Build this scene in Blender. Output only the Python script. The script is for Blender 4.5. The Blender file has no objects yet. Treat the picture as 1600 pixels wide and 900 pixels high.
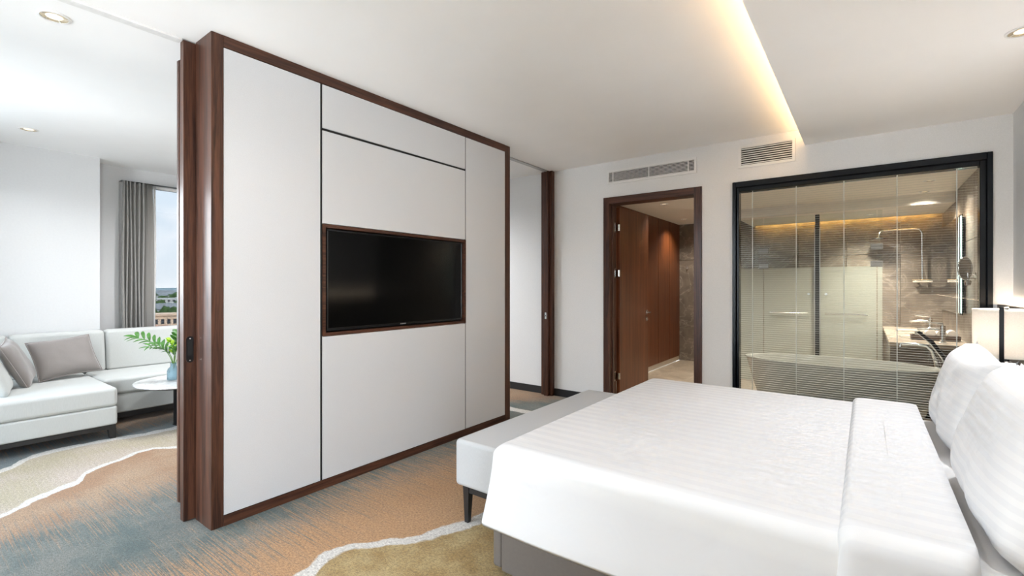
import bpy, bmesh, math, random
from mathutils import Vector, Matrix, noise as mnoise
random.seed(7)
SC = bpy.context.scene
COL = SC.collection
PI = math.pi

# ------------------------------------------------------------------ camera
cam_d = bpy.data.cameras.new('camera')
cam = bpy.data.objects.new('camera', cam_d); COL.objects.link(cam)
cam_d.sensor_fit = 'HORIZONTAL'; cam_d.sensor_width = 36.0
cam_d.lens = 36.0 * 737.0 / 1600.0
cam_d.shift_y = -4.0 / 1600.0
cam_d.clip_start = 0.05; cam_d.clip_end = 9000
EYE = 1.30
cam.location = (0, 0, EYE)
cam.rotation_euler = (PI / 2, 0, math.atan2(0.6, 0.8))
SC.camera = cam

# ------------------------------------------------------------------ world, sun, exposure
SKY = 6.6
w = bpy.data.worlds.new('sky_world'); SC.world = w; w.use_nodes = True
nt = w.node_tree; nt.nodes.clear()
out = nt.nodes.new('ShaderNodeOutputWorld'); bg = nt.nodes.new('ShaderNodeBackground')
tc = nt.nodes.new('ShaderNodeTexCoord'); sep = nt.nodes.new('ShaderNodeSeparateXYZ')
ramp = nt.nodes.new('ShaderNodeValToRGB')
ramp.color_ramp.elements[0].position = 0.0; ramp.color_ramp.elements[0].color = (0.90, 0.96, 1.0, 1)
ramp.color_ramp.elements[1].position = 0.75; ramp.color_ramp.elements[1].color = (0.56, 0.75, 1.0, 1)
e = ramp.color_ramp.elements.new(0.16); e.color = (0.80, 0.905, 1.0, 1)
mp = nt.nodes.new('ShaderNodeMapping'); mp.inputs['Scale'].default_value = (1, 1, 2.2)
nz = nt.nodes.new('ShaderNodeTexNoise'); nz.inputs['Scale'].default_value = 5.0; nz.inputs['Detail'].default_value = 6
cr = nt.nodes.new('ShaderNodeValToRGB'); cr.color_ramp.elements[0].position = 0.52; cr.color_ramp.elements[1].position = 0.66
mx = nt.nodes.new('ShaderNodeMixRGB'); mx.inputs[2].default_value = (1.06, 1.08, 1.10, 1)
nt.links.new(tc.outputs['Generated'], sep.inputs[0]); nt.links.new(sep.outputs['Z'], ramp.inputs[0])
nt.links.new(tc.outputs['Generated'], mp.inputs[0]); nt.links.new(mp.outputs[0], nz.inputs['Vector'])
nt.links.new(nz.outputs['Fac'], cr.inputs[0]); nt.links.new(cr.outputs[0], mx.inputs[0])
nt.links.new(ramp.outputs[0], mx.inputs[1]); nt.links.new(mx.outputs[0], bg.inputs[0])
bg.inputs[1].default_value = SKY
nt.links.new(bg.outputs[0], out.inputs[0])

sun_d = bpy.data.lights.new('sun', 'SUN'); sun_d.energy = 9.0; sun_d.angle = 0.009; sun_d.color = (1, 0.93, 0.82)
sun = bpy.data.objects.new('sun', sun_d); COL.objects.link(sun)
sun.rotation_euler = Vector((0.75, 0.35, 0.62)).to_track_quat('Z', 'Y').to_euler()

vs = SC.view_settings
SC.display_settings.display_device = 'sRGB'
vs.view_transform = 'Standard'; vs.look = 'None'; vs.gamma = 1.0; vs.use_curve_mapping = False
vs.exposure = 1.42

def portal(loc, rot, sx, sy):
    d = bpy.data.lights.new('window_portal', 'AREA'); d.shape = 'RECTANGLE'; d.size = sx; d.size_y = sy
    d.cycles.is_portal = True
    o = bpy.data.objects.new('window_portal', d); COL.objects.link(o); o.location = loc; o.rotation_euler = rot
# windows behind the camera (wall_front, facing +Y) and the living room window (facing +X)
YF = -1.20
portal((-4.40, YF + 0.03, 1.32), (-PI / 2, 0, PI), 1.0, 2.4)
portal((-2.595, YF + 0.03, 1.32), (-PI / 2, 0, PI), 0.9, 2.4)
portal((0.81, -0.60, 1.32), (PI / 2, 0, PI / 2), 0.94, 2.35)
portal((-6.48, -0.345, 1.32), (PI / 2, 0, -PI / 2), 1.4, 2.4)
portal((-6.80, 3.1, 1.32), (PI / 2, 0, -PI / 2), 2.9, 2.3)
SC.cycles.sample_clamp_indirect = 6.0
SC.cycles.max_bounces = 12; SC.cycles.diffuse_bounces = 7; SC.cycles.transparent_max_bounces = 24
SC.cycles.caustics_reflective = False; SC.cycles.caustics_refractive = False

# ------------------------------------------------------------------ materials
MATS = {}
def new_mat(name):
    m = bpy.data.materials.new(name); m.use_nodes = True
    t = m.node_tree; b = t.nodes['Principled BSDF']
    MATS[name] = m
    return m, t, b
def N(t, kind, **inp):
    n = t.nodes.new(kind)
    for k, v in inp.items():
        n.inputs[k.replace('_', ' ')].default_value = v
    return n
def coords(t, scale=(1, 1, 1), rot=(0, 0, 0)):
    c = t.nodes.new('ShaderNodeTexCoord'); m = t.nodes.new('ShaderNodeMapping')
    m.inputs['Scale'].default_value = scale; m.inputs['Rotation'].default_value = rot
    t.links.new(c.outputs['Object'], m.inputs[0])
    return m.outputs[0]
def rampn(t, fac, stops):
    r = t.nodes.new('ShaderNodeValToRGB')
    els = r.color_ramp.elements
    while len(els) < len(stops): els.new(0.5)
    for el, (p, c) in zip(els, stops):
        el.position = p; el.color = (*c, 1) if len(c) == 3 else c
    t.links.new(fac, r.inputs[0])
    return r.outputs[0]
def bump(t, b, h, strength=0.2, dist=0.005):
    n = t.nodes.new('ShaderNodeBump'); n.inputs['Strength'].default_value = strength; n.inputs['Distance'].default_value = dist
    t.links.new(h, n.inputs['Height']); t.links.new(n.outputs[0], b.inputs['Normal'])
def math_n(t, op, a, b=None, clamp=False):
    n = t.nodes.new('ShaderNodeMath'); n.operation = op; n.use_clamp = clamp
    for i, v in enumerate((a, b)):
        if v is None: continue
        if isinstance(v, (int, float)): n.inputs[i].default_value = v
        else: t.links.new(v, n.inputs[i])
    return n.outputs[0]
def mixc(t, fac, a, b):
    n = t.nodes.new('ShaderNodeMixRGB')
    for i, v in enumerate((fac, a, b)):
        if isinstance(v, (int, float)): n.inputs[i].default_value = v
        elif isinstance(v, tuple): n.inputs[i].default_value = (*v, 1)
        else: t.links.new(v, n.inputs[i])
    return n.outputs[0]

def plain(name, col, rough=0.5, metal=0.0, var=0.06, scale=30, bstr=0.0, coat=0.0):
    m, t, b = new_mat(name)
    v = coords(t)
    n = N(t, 'ShaderNodeTexNoise', Scale=scale, Detail=4.0); t.links.new(v, n.inputs['Vector'])
    lo = tuple(c * (1 - var) for c in col); hi = tuple(min(1, c * (1 + var)) for c in col)
    t.links.new(rampn(t, n.outputs['Fac'], [(0.3, lo), (0.7, hi)]), b.inputs['Base Color'])
    b.inputs['Roughness'].default_value = rough; b.inputs['Metallic'].default_value = metal
    b.inputs['Coat Weight'].default_value = coat
    if bstr: bump(t, b, n.outputs['Fac'], bstr)
    return m
def fabric(name, col, scale=(420, 420, 420), rough=0.85, bstr=0.25, var=0.10, sheen=0.2):
    m, t, b = new_mat(name)
    v = coords(t, scale)
    n = N(t, 'ShaderNodeTexNoise', Scale=1.0, Detail=3.0, Roughness=0.6); t.links.new(v, n.inputs['Vector'])
    lo = tuple(c * (1 - var) for c in col); hi = tuple(min(1, c * (1 + var)) for c in col)
    t.links.new(rampn(t, n.outputs['Fac'], [(0.25, lo), (0.75, hi)]), b.inputs['Base Color'])
    b.inputs['Roughness'].default_value = rough; b.inputs['Sheen Weight'].default_value = sheen
    bump(t, b, n.outputs['Fac'], bstr, 0.002)
    return m
def wood(name, dark, light, scale, rough=0.42, coat=0.14):
    m, t, b = new_mat(name)
    v = coords(t, scale)
    n = N(t, 'ShaderNodeTexNoise', Scale=1.0, Detail=6.0, Roughness=0.62, Distortion=0.6); t.links.new(v, n.inputs['Vector'])
    v2 = coords(t, tuple(s * 5 for s in scale))
    n2 = N(t, 'ShaderNodeTexNoise', Scale=1.0, Detail=3.0); t.links.new(v2, n2.inputs['Vector'])
    f = math_n(t, 'ADD', math_n(t, 'MULTIPLY', n.outputs['Fac'], 0.7), math_n(t, 'MULTIPLY', n2.outputs['Fac'], 0.3))
    mid = tuple((a + c) / 2 for a, c in zip(dark, light))
    t.links.new(rampn(t, f, [(0.38, dark), (0.5, mid), (0.62, light)]), b.inputs['Base Color'])
    b.inputs['Roughness'].default_value = rough; b.inputs['Coat Weight'].default_value = coat; b.inputs['Coat Roughness'].default_value = 0.16; b.inputs['Specular IOR Level'].default_value = 0.3
    bump(t, b, f, 0.12, 0.002)
    return m
def glow(name, col, strength):
    m, t, b = new_mat(name)
    b.inputs['Base Color'].default_value = (*col, 1)
    b.inputs['Emission Color'].default_value = (*col, 1); b.inputs['Emission Strength'].default_value = strength
    return m
def pane_glass(name, tint=(1, 1, 1), refl=0.0, ior=1.5):
    """thin architectural glass: clear transmission with Fresnel reflection"""
    m = bpy.data.materials.new(name); m.use_nodes = True; t = m.node_tree; t.nodes.clear(); MATS[name] = m
    o = t.nodes.new('ShaderNodeOutputMaterial'); tr = t.nodes.new('ShaderNodeBsdfTransparent'); gl = t.nodes.new('ShaderNodeBsdfGlossy')
    tr.inputs[0].default_value = (*tint, 1); gl.inputs['Roughness'].default_value = 0.0; gl.inputs[0].default_value = (1, 1, 1, 1)
    fr = t.nodes.new('ShaderNodeFresnel'); fr.inputs[0].default_value = ior
    f = math_n(t, 'ADD', fr.outputs[0], refl, True)
    mxs = t.nodes.new('ShaderNodeMixShader'); t.links.new(f, mxs.inputs[0])
    t.links.new(tr.outputs[0], mxs.inputs[1]); t.links.new(gl.outputs[0], mxs.inputs[2]); t.links.new(mxs.outputs[0], o.inputs[0])
    return m
def stone(name, base, vein, scale=1.6, rough=0.28):
    m, t, b = new_mat(name)
    v = coords(t, (scale, scale * 1.0, scale * 1.3), (0.5, 0.7, 0.3))
    n1 = N(t, 'ShaderNodeTexNoise', Scale=2.2, Detail=7.0, Roughness=0.6, Distortion=1.0); t.links.new(v, n1.inputs['Vector'])
    n2 = N(t, 'ShaderNodeTexNoise', Scale=1.3, Detail=5.0, Roughness=0.55, Distortion=1.8); t.links.new(v, n2.inputs['Vector'])
    d = math_n(t, 'ABSOLUTE', math_n(t, 'SUBTRACT', n2.outputs['Fac'], 0.5))
    vm = rampn(t, d, [(0.0, (0.75, 0.75, 0.75)), (0.012, (0.16, 0.16, 0.16)), (0.05, (0, 0, 0))])
    lo = tuple(c * 0.72 for c in base); hi = tuple(c * 1.28 for c in base)
    bc = rampn(t, n1.outputs['Fac'], [(0.3, lo), (0.5, base), (0.72, hi)])
    t.links.new(mixc(t, vm, bc, vein), b.inputs['Base Color'])
    b.inputs['Roughness'].default_value = rough
    return m
def striped(name, col_a, col_b, axis='Y', period=0.1, rough=(0.75, 0.42), duty=0.5):
    """satin-stripe cotton: stripes differ in sheen more than in colour"""
    m, t, b = new_mat(name)
    c = t.nodes.new('ShaderNodeTexCoord'); s = t.nodes.new('ShaderNodeSeparateXYZ')
    src = c.outputs['UV'] if axis in 'UV' else c.outputs['Object']
    t.links.new(src, s.inputs[0])
    a = s.outputs[{'U': 'X', 'V': 'Y'}.get(axis, axis)]
    fr = math_n(t, 'FRACT', math_n(t, 'DIVIDE', a, period))
    tri = math_n(t, 'ABSOLUTE', math_n(t, 'SUBTRACT', fr, 0.5))
    f = math_n(t, 'MULTIPLY', math_n(t, 'SUBTRACT', tri, 0.23), 22.0, True)
    t.links.new(mixc(t, f, col_a, col_b), b.inputs['Base Color'])
    r = math_n(t, 'ADD', math_n(t, 'MULTIPLY', f, rough[1] - rough[0]), rough[0])
    t.links.new(r, b.inputs['Roughness'])
    v = coords(t, (3, 3, 3))
    n = N(t, 'ShaderNodeTexNoise', Scale=1.4, Detail=3.0, Distortion=0.5); t.links.new(v, n.inputs['Vector'])
    bump(t, b, n.outputs['Fac'], 0.25, 0.03)
    return m

plain('ceiling_paint', (0.885, 0.885, 0.885), 0.9, var=0.01, scale=3)
plain('wall_white', (0.65, 0.655, 0.66), 0.9, var=0.015, scale=60, bstr=0.03)
fabric('wall_vinyl', (0.72, 0.72, 0.72), (260, 260, 120), 0.8, 0.18, 0.06, 0.0)
fabric('panel_fabric', (0.57, 0.58, 0.60), (300, 300, 300), 0.85, 0.22, 0.07, 0.1)
WD, WL = (0.024, 0.009, 0.0055), (0.098, 0.038, 0.021)
wood('walnut_vertical', WD, WL, (34, 34, 1.6))
wood('walnut_rail', WD, WL, (34, 1.6, 34))
wood('walnut_cross', WD, WL, (1.6, 34, 34))
wood('door_veneer', (0.052, 0.014, 0.004), (0.15, 0.044, 0.012), (46, 46, 0.9), 0.4)
wood('headboard_wood', (0.10, 0.075, 0.06), (0.17, 0.135, 0.11), (1.6, 1.6, 34), 0.5)
plain('gap_black', (0.006, 0.006, 0.006), 0.8)
plain('baseboard_black', (0.012, 0.012, 0.013), 0.45)
plain('frame_black', (0.003, 0.005, 0.008), 0.24, metal=0.0); MATS['frame_black'].node_tree.nodes['Principled BSDF'].inputs['Specular IOR Level'].default_value = 0.25
plain('black_metal', (0.010, 0.010, 0.011), 0.35, metal=0.5)
plain('black_wood', (0.012, 0.011, 0.011), 0.45)
plain('tv_plastic', (0.006, 0.006, 0.007), 0.22)
plain('tv_glass', (0.002, 0.002, 0.002), 0.12, var=0.02); MATS['tv_glass'].node_tree.nodes['Principled BSDF'].inputs['Specular IOR Level'].default_value = 0.22
plain('logo_silver', (0.45, 0.45, 0.46), 0.35, metal=0.6)
plain('chrome', (0.80, 0.80, 0.80), 0.12, metal=1.0, var=0.01)
plain('steel', (0.60, 0.60, 0.60), 0.28, metal=1.0, var=0.02)
plain('brass', (0.72, 0.46, 0.16), 0.28, metal=1.0, var=0.03)
plain('track_white', (0.74, 0.74, 0.73), 0.5)
plain('track_aluminium', (0.50, 0.50, 0.50), 0.4, metal=0.7)
plain('vent_white', (0.74, 0.735, 0.73), 0.5, var=0.01)
plain('vent_dark', (0.03, 0.028, 0.026), 0.9)
fabric('sofa_linen', (0.51, 0.525, 0.51), (500, 500, 30), 0.9, 0.2, 0.07)
fabric('cushion_taupe', (0.21, 0.185, 0.172), (300, 300, 300), 0.6, 0.25, 0.10, 0.6)
fabric('piping_taupe', (0.27, 0.24, 0.225), (400, 400, 400), 0.7, 0.1, 0.06)
fabric('bench_linen', (0.41, 0.417, 0.425), (600, 600, 60), 0.85, 0.22, 0.08)
fabric('bed_leather', (0.14, 0.125, 0.115), (90, 90, 90), 0.45, 0.15, 0.05, 0.0)
fabric('sheet_cotton', (0.70, 0.705, 0.715), (300, 300, 300), 0.8, 0.1, 0.02)
striped('duvet_cotton', (0.60, 0.61, 0.632), (0.635, 0.645, 0.66), 'Y', 0.072)
striped('pillow_cotton', (0.69, 0.695, 0.71), (0.73, 0.733, 0.74), 'V', 0.034)
fabric('curtain_grey', (0.27, 0.26, 0.245), (500, 500, 500), 0.75, 0.1, 0.08, 0.3)
fabric('curtain_lining', (0.80, 0.80, 0.79), (500, 500, 500), 0.85, 0.1, 0.03)
stone('marble_white', (0.72, 0.72, 0.72), (0.42, 0.42, 0.43), 3.0, 0.15)
stone('stone_brown', (0.155, 0.125, 0.098), (0.36, 0.31, 0.26), 1.5, 0.3)
stone('stone_floor', (0.30, 0.245, 0.185), (0.45, 0.39, 0.32), 2.2, 0.3)
stone('stone_beige', (0.42, 0.345, 0.27), (0.55, 0.49, 0.42), 2.0, 0.2)
plain('skirt_stone', (0.42, 0.36, 0.29), 0.35)
plain('ceramic', (0.50, 0.495, 0.45), 0.12, var=0.01, coat=0.4)
plain('bath_ceiling_paint', (0.80, 0.75, 0.68), 0.9, var=0.01)
plain('slat_aluminium', (0.60, 0.60, 0.58), 0.5, var=0.02)
plain('cord_white', (0.85, 0.85, 0.82), 0.7)
pane_glass('clear_glass', (0.985, 0.99, 0.99), 0.0, 1.3)
pane_glass('solar_glass', (0.23, 0.235, 0.24))
pane_glass('bath_glass', (0.95, 0.96, 0.95), 0.0, 1.22)
pane_glass('shower_glass', (0.93, 0.955, 0.94), 0.0, 1.08)
plain('hinge_steel', (0.20, 0.19, 0.18), 0.4, metal=0.7)
plain('mirror', (0.75, 0.75, 0.75), 0.02, metal=1.0, var=0.005)
plain('bath_mirror_edge', (0.012, 0.012, 0.012), 0.3)
plain('towel_white', (0.78, 0.74, 0.70), 0.95, bstr=0.3, scale=200)
plain('tray_brown', (0.08, 0.05, 0.035), 0.5)
plain('leaf_green', (0.045, 0.165, 0.018), 0.42, var=0.35, scale=18)
plain('leaf_lime', (0.30, 0.48, 0.03), 0.45, var=0.25, scale=18)
plain('stem_green', (0.09, 0.20, 0.03), 0.55)
fabric('lamp_linen', (0.82, 0.78, 0.70), (500, 500, 500), 0.9, 0.1, 0.04)

# frosted lower band of shower glass
m, t, b = new_mat('frosted_glass')
b.inputs['Base Color'].default_value = (0.62, 0.63, 0.58, 1); b.inputs['Roughness'].default_value = 0.5
b.inputs['Transmission Weight'].default_value = 0.0
trn = t.nodes.new('ShaderNodeBsdfTranslucent'); trn.inputs[0].default_value = (0.62, 0.64, 0.58, 1)
trp = t.nodes.new('ShaderNodeBsdfTransparent'); trp.inputs[0].default_value = (0.8, 0.82, 0.78, 1)
m1 = t.nodes.new('ShaderNodeMixShader'); m1.inputs[0].default_value = 0.5
m2 = t.nodes.new('ShaderNodeMixShader'); m2.inputs[0].default_value = 0.45
t.links.new(b.outputs[0], m1.inputs[1]); t.links.new(trn.outputs[0], m1.inputs[2])
t.links.new(m1.outputs[0], m2.inputs[1]); t.links.new(trp.outputs[0], m2.inputs[2])
t.links.new(m2.outputs[0], t.nodes['Material Output'].inputs[0])

# blue textured glass of the vase
m, t, b = new_mat('vase_glass')
b.inputs['Base Color'].default_value = (0.55, 0.78, 0.88, 1); b.inputs['Roughness'].default_value = 0.12
b.inputs['Transmission Weight'].default_value = 0.75; b.inputs['IOR'].default_value = 1.3
vo = N(t, 'ShaderNodeTexVoronoi', Scale=70.0); t.links.new(coords(t), vo.inputs['Vector'])
bump(t, b, vo.outputs['Distance'], 0.8, 0.006)

# lamp shade: translucent linen lit from inside by the bulb
m, t, b = new_mat('lamp_shade_cloth')
b.inputs['Base Color'].default_value = (0.60, 0.595, 0.585, 1); b.inputs['Roughness'].default_value = 0.9
trn = t.nodes.new('ShaderNodeBsdfTranslucent')
wv = N(t, 'ShaderNodeTexNoise', Scale=1.0, Detail=2.0); t.links.new(coords(t, (160, 160, 420)), wv.inputs['Vector'])
t.links.new(rampn(t, wv.outputs['Fac'], [(0.3, (0.56, 0.53, 0.49)), (0.7, (0.70, 0.67, 0.63))]), trn.inputs[0])
m1 = t.nodes.new('ShaderNodeMixShader'); m1.inputs[0].default_value = 0.55
t.links.new(b.outputs[0], m1.inputs[1]); t.links.new(trn.outputs[0], m1.inputs[2])
t.links.new(m1.outputs[0], t.nodes['Material Output'].inputs[0])

# carpet: broad bands across X with brushed streaks and white veins, plus a painted sun strip
m, t, b = new_mat('carpet')
c = t.nodes.new('ShaderNodeTexCoord'); s = t.nodes.new('ShaderNodeSeparateXYZ'); t.links.new(c.outputs['Object'], s.inputs[0])
X, Y = s.outputs['X'], s.outputs['Y']
def cnoise(scale, detail=3.0, rough=0.5, sc=(1, 1, 1), dist=0.0):
    n = N(t, 'ShaderNodeTexNoise', Scale=scale, Detail=detail, Roughness=rough, Distortion=dist)
    t.links.new(coords(t, sc), n.inputs['Vector']); return n.outputs['Fac']
def fcurve(src, lo, hi, pts, xlo, xhi):
    """piecewise smooth function y -> x"""
    f = t.nodes.new('ShaderNodeFloatCurve')
    u = math_n(t, 'DIVIDE', math_n(t, 'SUBTRACT', src, lo), hi - lo, True)
    cv = f.mapping.curves[0]
    P = [((a - lo) / (hi - lo), (q - xlo) / (xhi - xlo)) for a, q in pts]
    cv.points[0].location = P[0]; cv.points[1].location = P[-1]
    for p in P[1:-1]: cv.points.new(*p)
    f.mapping.update()
    t.links.new(u, f.inputs['Value'])
    return math_n(t, 'ADD', math_n(t, 'MULTIPLY', f.outputs[0], xhi - xlo), xlo)
def sstep(v, a, bb):
    n = t.nodes.new('ShaderNodeMapRange'); n.interpolation_type = 'SMOOTHSTEP'
    n.inputs['From Min'].default_value = a; n.inputs['From Max'].default_value = bb
    t.links.new(v, n.inputs['Value']); return n.outputs[0]
wig = math_n(t, 'MULTIPLY', math_n(t, 'SUBTRACT', cnoise(9.0, 4.0), 0.5), 0.10)
lowf = math_n(t, 'MULTIPLY', math_n(t, 'SUBTRACT', cnoise(0.9, 2.0), 0.5), 0.5)
Xw = math_n(t, 'ADD', X, wig)
vA = fcurve(Y, -1.2, 4.8, [(-1.2, -4.5), (0.0, -4.65), (0.5, -4.83), (0.72, -5.08), (1.06, -5.10), (1.5, -5.03), (2.2, -5.2), (3.2, -4.9), (4.8, -5.2)], -6, -3)
vB = fcurve(Y, -1.2, 4.8, [(-1.2, -3.7), (0.0, -3.72), (0.4, -3.90), (0.60, -4.08), (0.76, -4.16), (0.85, -4.33), (1.06, -4.46), (1.26, -4.54), (1.42, -4.43), (2.2, -4.3), (3.2, -4.5), (4.8, -4.2)], -6, -3)
vC = fcurve(Y, -1.2, 4.8, [(-1.2, -1.7), (0.4, -1.95), (1.14, -2.02), (1.29, -2.07), (1.5, -1.96), (1.64, -1.84), (1.80, -1.78), (2.0, -1.72), (2.6, -1.85), (3.4, -1.7), (4.8, -1.8)], -4, -1)
streak = math_n(t, 'SUBTRACT', cnoise(1.0, 6.0, 0.72, (2.0, 120, 1)), 0.5)
streak2 = math_n(t, 'SUBTRACT', cnoise(1.0, 5.0, 0.78, (5, 260, 1)), 0.5)
st = math_n(t, 'ADD', math_n(t, 'MULTIPLY', streak, 2.2), math_n(t, 'MULTIPLY', streak2, 2.0))
Xs = math_n(t, 'ADD', math_n(t, 'ADD', math_n(t, 'SUBTRACT', X, math_n(t, 'MULTIPLY', sstep(Y, 3.95, 4.5), 0.6)), lowf), st)
tan = mixc(t, sstep(cnoise(2.2, 5.0, 0.6), 0.35, 0.65), (0.39, 0.21, 0.10), (0.46, 0.30, 0.175))
speck = sstep(math_n(t, 'ADD', streak2, math_n(t, 'MULTIPLY', math_n(t, 'SUBTRACT', cnoise(1.7, 3.0), 0.5), 0.9)), 0.14, 0.30)
blue = mixc(t, speck, mixc(t, sstep(cnoise(3.4, 6.0, 0.65), 0.36, 0.64), (0.10, 0.142, 0.135), (0.205, 0.215, 0.19)), (0.46, 0.33, 0.22))
beige = mixc(t, sstep(math_n(t, 'ADD', cnoise(1.6, 3.0), math_n(t, 'MULTIPLY', streak, 0.6)), 0.35, 0.68), (0.50, 0.43, 0.29), (0.60, 0.50, 0.42))
ochre = mixc(t, sstep(cnoise(5.0, 5.0, 0.6), 0.36, 0.64), (0.40, 0.255, 0.085), (0.55, 0.41, 0.19))
orange = mixc(t, cnoise(2.4, 3.0), (0.52, 0.27, 0.115), (0.60, 0.36, 0.18))
far = mixc(t, sstep(Xs, -5.55, -5.2), mixc(t, 0.5, tan, (0.22, 0.15, 0.10)), (0.13, 0.165, 0.17))
col = far
col = mixc(t, sstep(math_n(t, 'SUBTRACT', Xw, vA), -0.015, 0.015), col, beige)
col = mixc(t, sstep(math_n(t, 'SUBTRACT', Xw, vB), -0.015, 0.015), col, tan)
col = mixc(t, sstep(Xs, -3.82, -3.30), col, blue)
col = mixc(t, sstep(Xs, -2.75, -2.25), col, orange)
col = mixc(t, sstep(math_n(t, 'SUBTRACT', Xw, vC), -0.02, 0.02), col, ochre)
white = (0.80, 0.77, 0.72)
wn = math_n(t, 'MULTIPLY', cnoise(2.5, 2.0), 0.055)
def vein(v, base):
    d = math_n(t, 'ABSOLUTE', math_n(t, 'SUBTRACT', Xw, v))
    wdt = math_n(t, 'ADD', wn, base)
    return math_n(t, 'SUBTRACT', 1.0, sstep(math_n(t, 'SUBTRACT', d, wdt), -0.008, 0.012), True)
col = mixc(t, math_n(t, 'MULTIPLY', vein(vA, 0.012), 0.85), col, white)
col = mixc(t, vein(vB, 0.004), col, white)
col = mixc(t, vein(vC, 0.012), col, white)
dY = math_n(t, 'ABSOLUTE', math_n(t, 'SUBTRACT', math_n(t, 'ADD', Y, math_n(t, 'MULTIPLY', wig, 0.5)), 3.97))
sun_strip = math_n(t, 'MULTIPLY', math_n(t, 'SUBTRACT', 1.0, sstep(dY, 0.045, 0.065), True), math_n(t, 'MULTIPLY', sstep(X, -3.9, -3.6), math_n(t, 'SUBTRACT', 1.0, sstep(X, -2.7, -2.45))))  # strip of sunlight on the floor, painted into the carpet colour
col = mixc(t, sun_strip, col, white)
grain = math_n(t, 'ADD', math_n(t, 'MULTIPLY', cnoise(75, 5.0, 0.9), 0.5), math_n(t, 'MULTIPLY', cnoise(1.0, 4.0, 0.8, (60, 260, 1)), 0.5))
col = mixc(t, 1.0, col, rampn(t, grain, [(0.40, (0.30, 0.30, 0.30)), (0.60, (0.93, 0.93, 0.93))])); col.node.blend_type = 'MULTIPLY'
t.links.new(col, b.inputs['Base Color'])
b.inputs['Roughness'].default_value = 0.95; b.inputs['Sheen Weight'].default_value = 0.1
bump(t, b, grain, 0.35, 0.006)

# ------------------------------------------------------------------ geometry helpers
ORG = {}
def link(o, parent=None):
    COL.objects.link(o)
    if parent is not None:
        o.parent = parent
        o.location = -ORG.get(parent.name, Vector())
    ORG[o.name] = Vector((0, 0, 0))
    return o
def tag(o, label, cat=None, group=None, kind=None):
    if label: o['label'] = label
    if cat: o['category'] = cat
    if group: o['group'] = group
    if kind: o['kind'] = kind
    return o
def thing(name, label, cat, loc=(0, 0, 0), group=None, kind=None):
    o = bpy.data.objects.new(name, None); COL.objects.link(o); o.empty_display_size = 0.1
    o.location = loc; ORG[o.name] = Vector(loc)
    return tag(o, label, cat, group, kind)
def finish(name, bm, mat, parent=None, smooth=False, angle=40):
    bmesh.ops.recalc_face_normals(bm, faces=bm.faces)
    me = bpy.data.meshes.new(name); bm.to_mesh(me); bm.free()
    me.materials.append(MATS[mat])
    if smooth:
        me.polygons.foreach_set('use_smooth', [True] * len(me.polygons))
        if angle < 180: me.set_sharp_from_angle(angle=math.radians(angle))
    o = bpy.data.objects.new(name, me)
    return link(o, parent)
def add_box(bm, x0, x1, y0, y1, z0, z1, bevel=0.0, seg=2):
    r = bmesh.ops.create_cube(bm, size=1.0)
    vs_ = r['verts']
    for v in vs_:
        v.co = Vector(((x0 + x1) / 2 + v.co.x * (x1 - x0), (y0 + y1) / 2 + v.co.y * (y1 - y0), (z0 + z1) / 2 + v.co.z * (z1 - z0)))
    if bevel:
        es = list({e for v in vs_ for e in v.link_edges})
        bmesh.ops.bevel(bm, geom=es, offset=bevel, segments=seg, profile=0.5, affect='EDGES')
def box(name, x0, x1, y0, y1, z0, z1, mat, parent=None, bevel=0.0, seg=2, smooth=None):
    bm = bmesh.new(); add_box(bm, x0, x1, y0, y1, z0, z1, bevel, seg)
    sm = (bevel > 0 and seg > 1) if smooth is None else smooth
    o = finish(name, bm, mat, parent, smooth=sm)
    return harden(o) if sm else o
def boxes(name, lst, mat, parent=None, bevel=0.0):
    bm = bmesh.new()
    for q in lst: add_box(bm, *q, bevel)
    return finish(name, bm, mat, parent)
def harden(o):
    md = o.modifiers.new('even_normals', 'WEIGHTED_NORMAL'); md.keep_sharp = True; md.weight = 100
    return o
def add_tube(bm, pts, r, n=10, caps=True):
    pts = [Vector(p) for p in pts]; rs = r if isinstance(r, (list, tuple)) else [r] * len(pts)
    rings = []; up = None
    for i, p in enumerate(pts):
        d = (pts[min(i + 1, len(pts) - 1)] - pts[max(i - 1, 0)]).normalized()
        if up is None:
            a = Vector((0, 0, 1)) if abs(d.z) < 0.9 else Vector((1, 0, 0))
            up = d.cross(a).normalized()
        else:
            up = (up - d * up.dot(d)).normalized()
        v = d.cross(up)
        rings.append([bm.verts.new(p + (up * math.cos(2 * PI * k / n) + v * math.sin(2 * PI * k / n)) * rs[i]) for k in range(n)])
    for a, c in zip(rings, rings[1:]):
        for k in range(n): bm.faces.new((a[k], a[(k + 1) % n], c[(k + 1) % n], c[k]))
    if caps:
        bm.faces.new(rings[0]); bm.faces.new(list(reversed(rings[-1])))
def tube(name, pts, r, mat, parent=None, n=10):
    bm = bmesh.new(); add_tube(bm, pts, r, n)
    return finish(name, bm, mat, parent, True, 50)
def add_lathe(bm, prof, cx, cy, n=32, sx=1.0, sy=1.0, close=False):
    rings = []
    for (r, z) in prof:
        rings.append([bm.verts.new((cx + r * sx * math.cos(2 * PI * k / n), cy + r * sy * math.sin(2 * PI * k / n), z)) for k in range(n)])
    prs = list(zip(rings, rings[1:]))
    if close: prs.append((rings[-1], rings[0]))
    for a, c in prs:
        for k in range(n): bm.faces.new((a[k], a[(k + 1) % n], c[(k + 1) % n], c[k]))
    return rings
def lathe(name, prof, cx, cy, mat, parent=None, n=32, sx=1.0, sy=1.0, close=False, cap=True, angle=40):
    bm = bmesh.new(); rings = add_lathe(bm, prof, cx, cy, n, sx, sy, close)
    if cap and not close:
        bm.faces.new(rings[0]); bm.faces.new(rings[-1])
    return finish(name, bm, mat, parent, True, angle)
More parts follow.
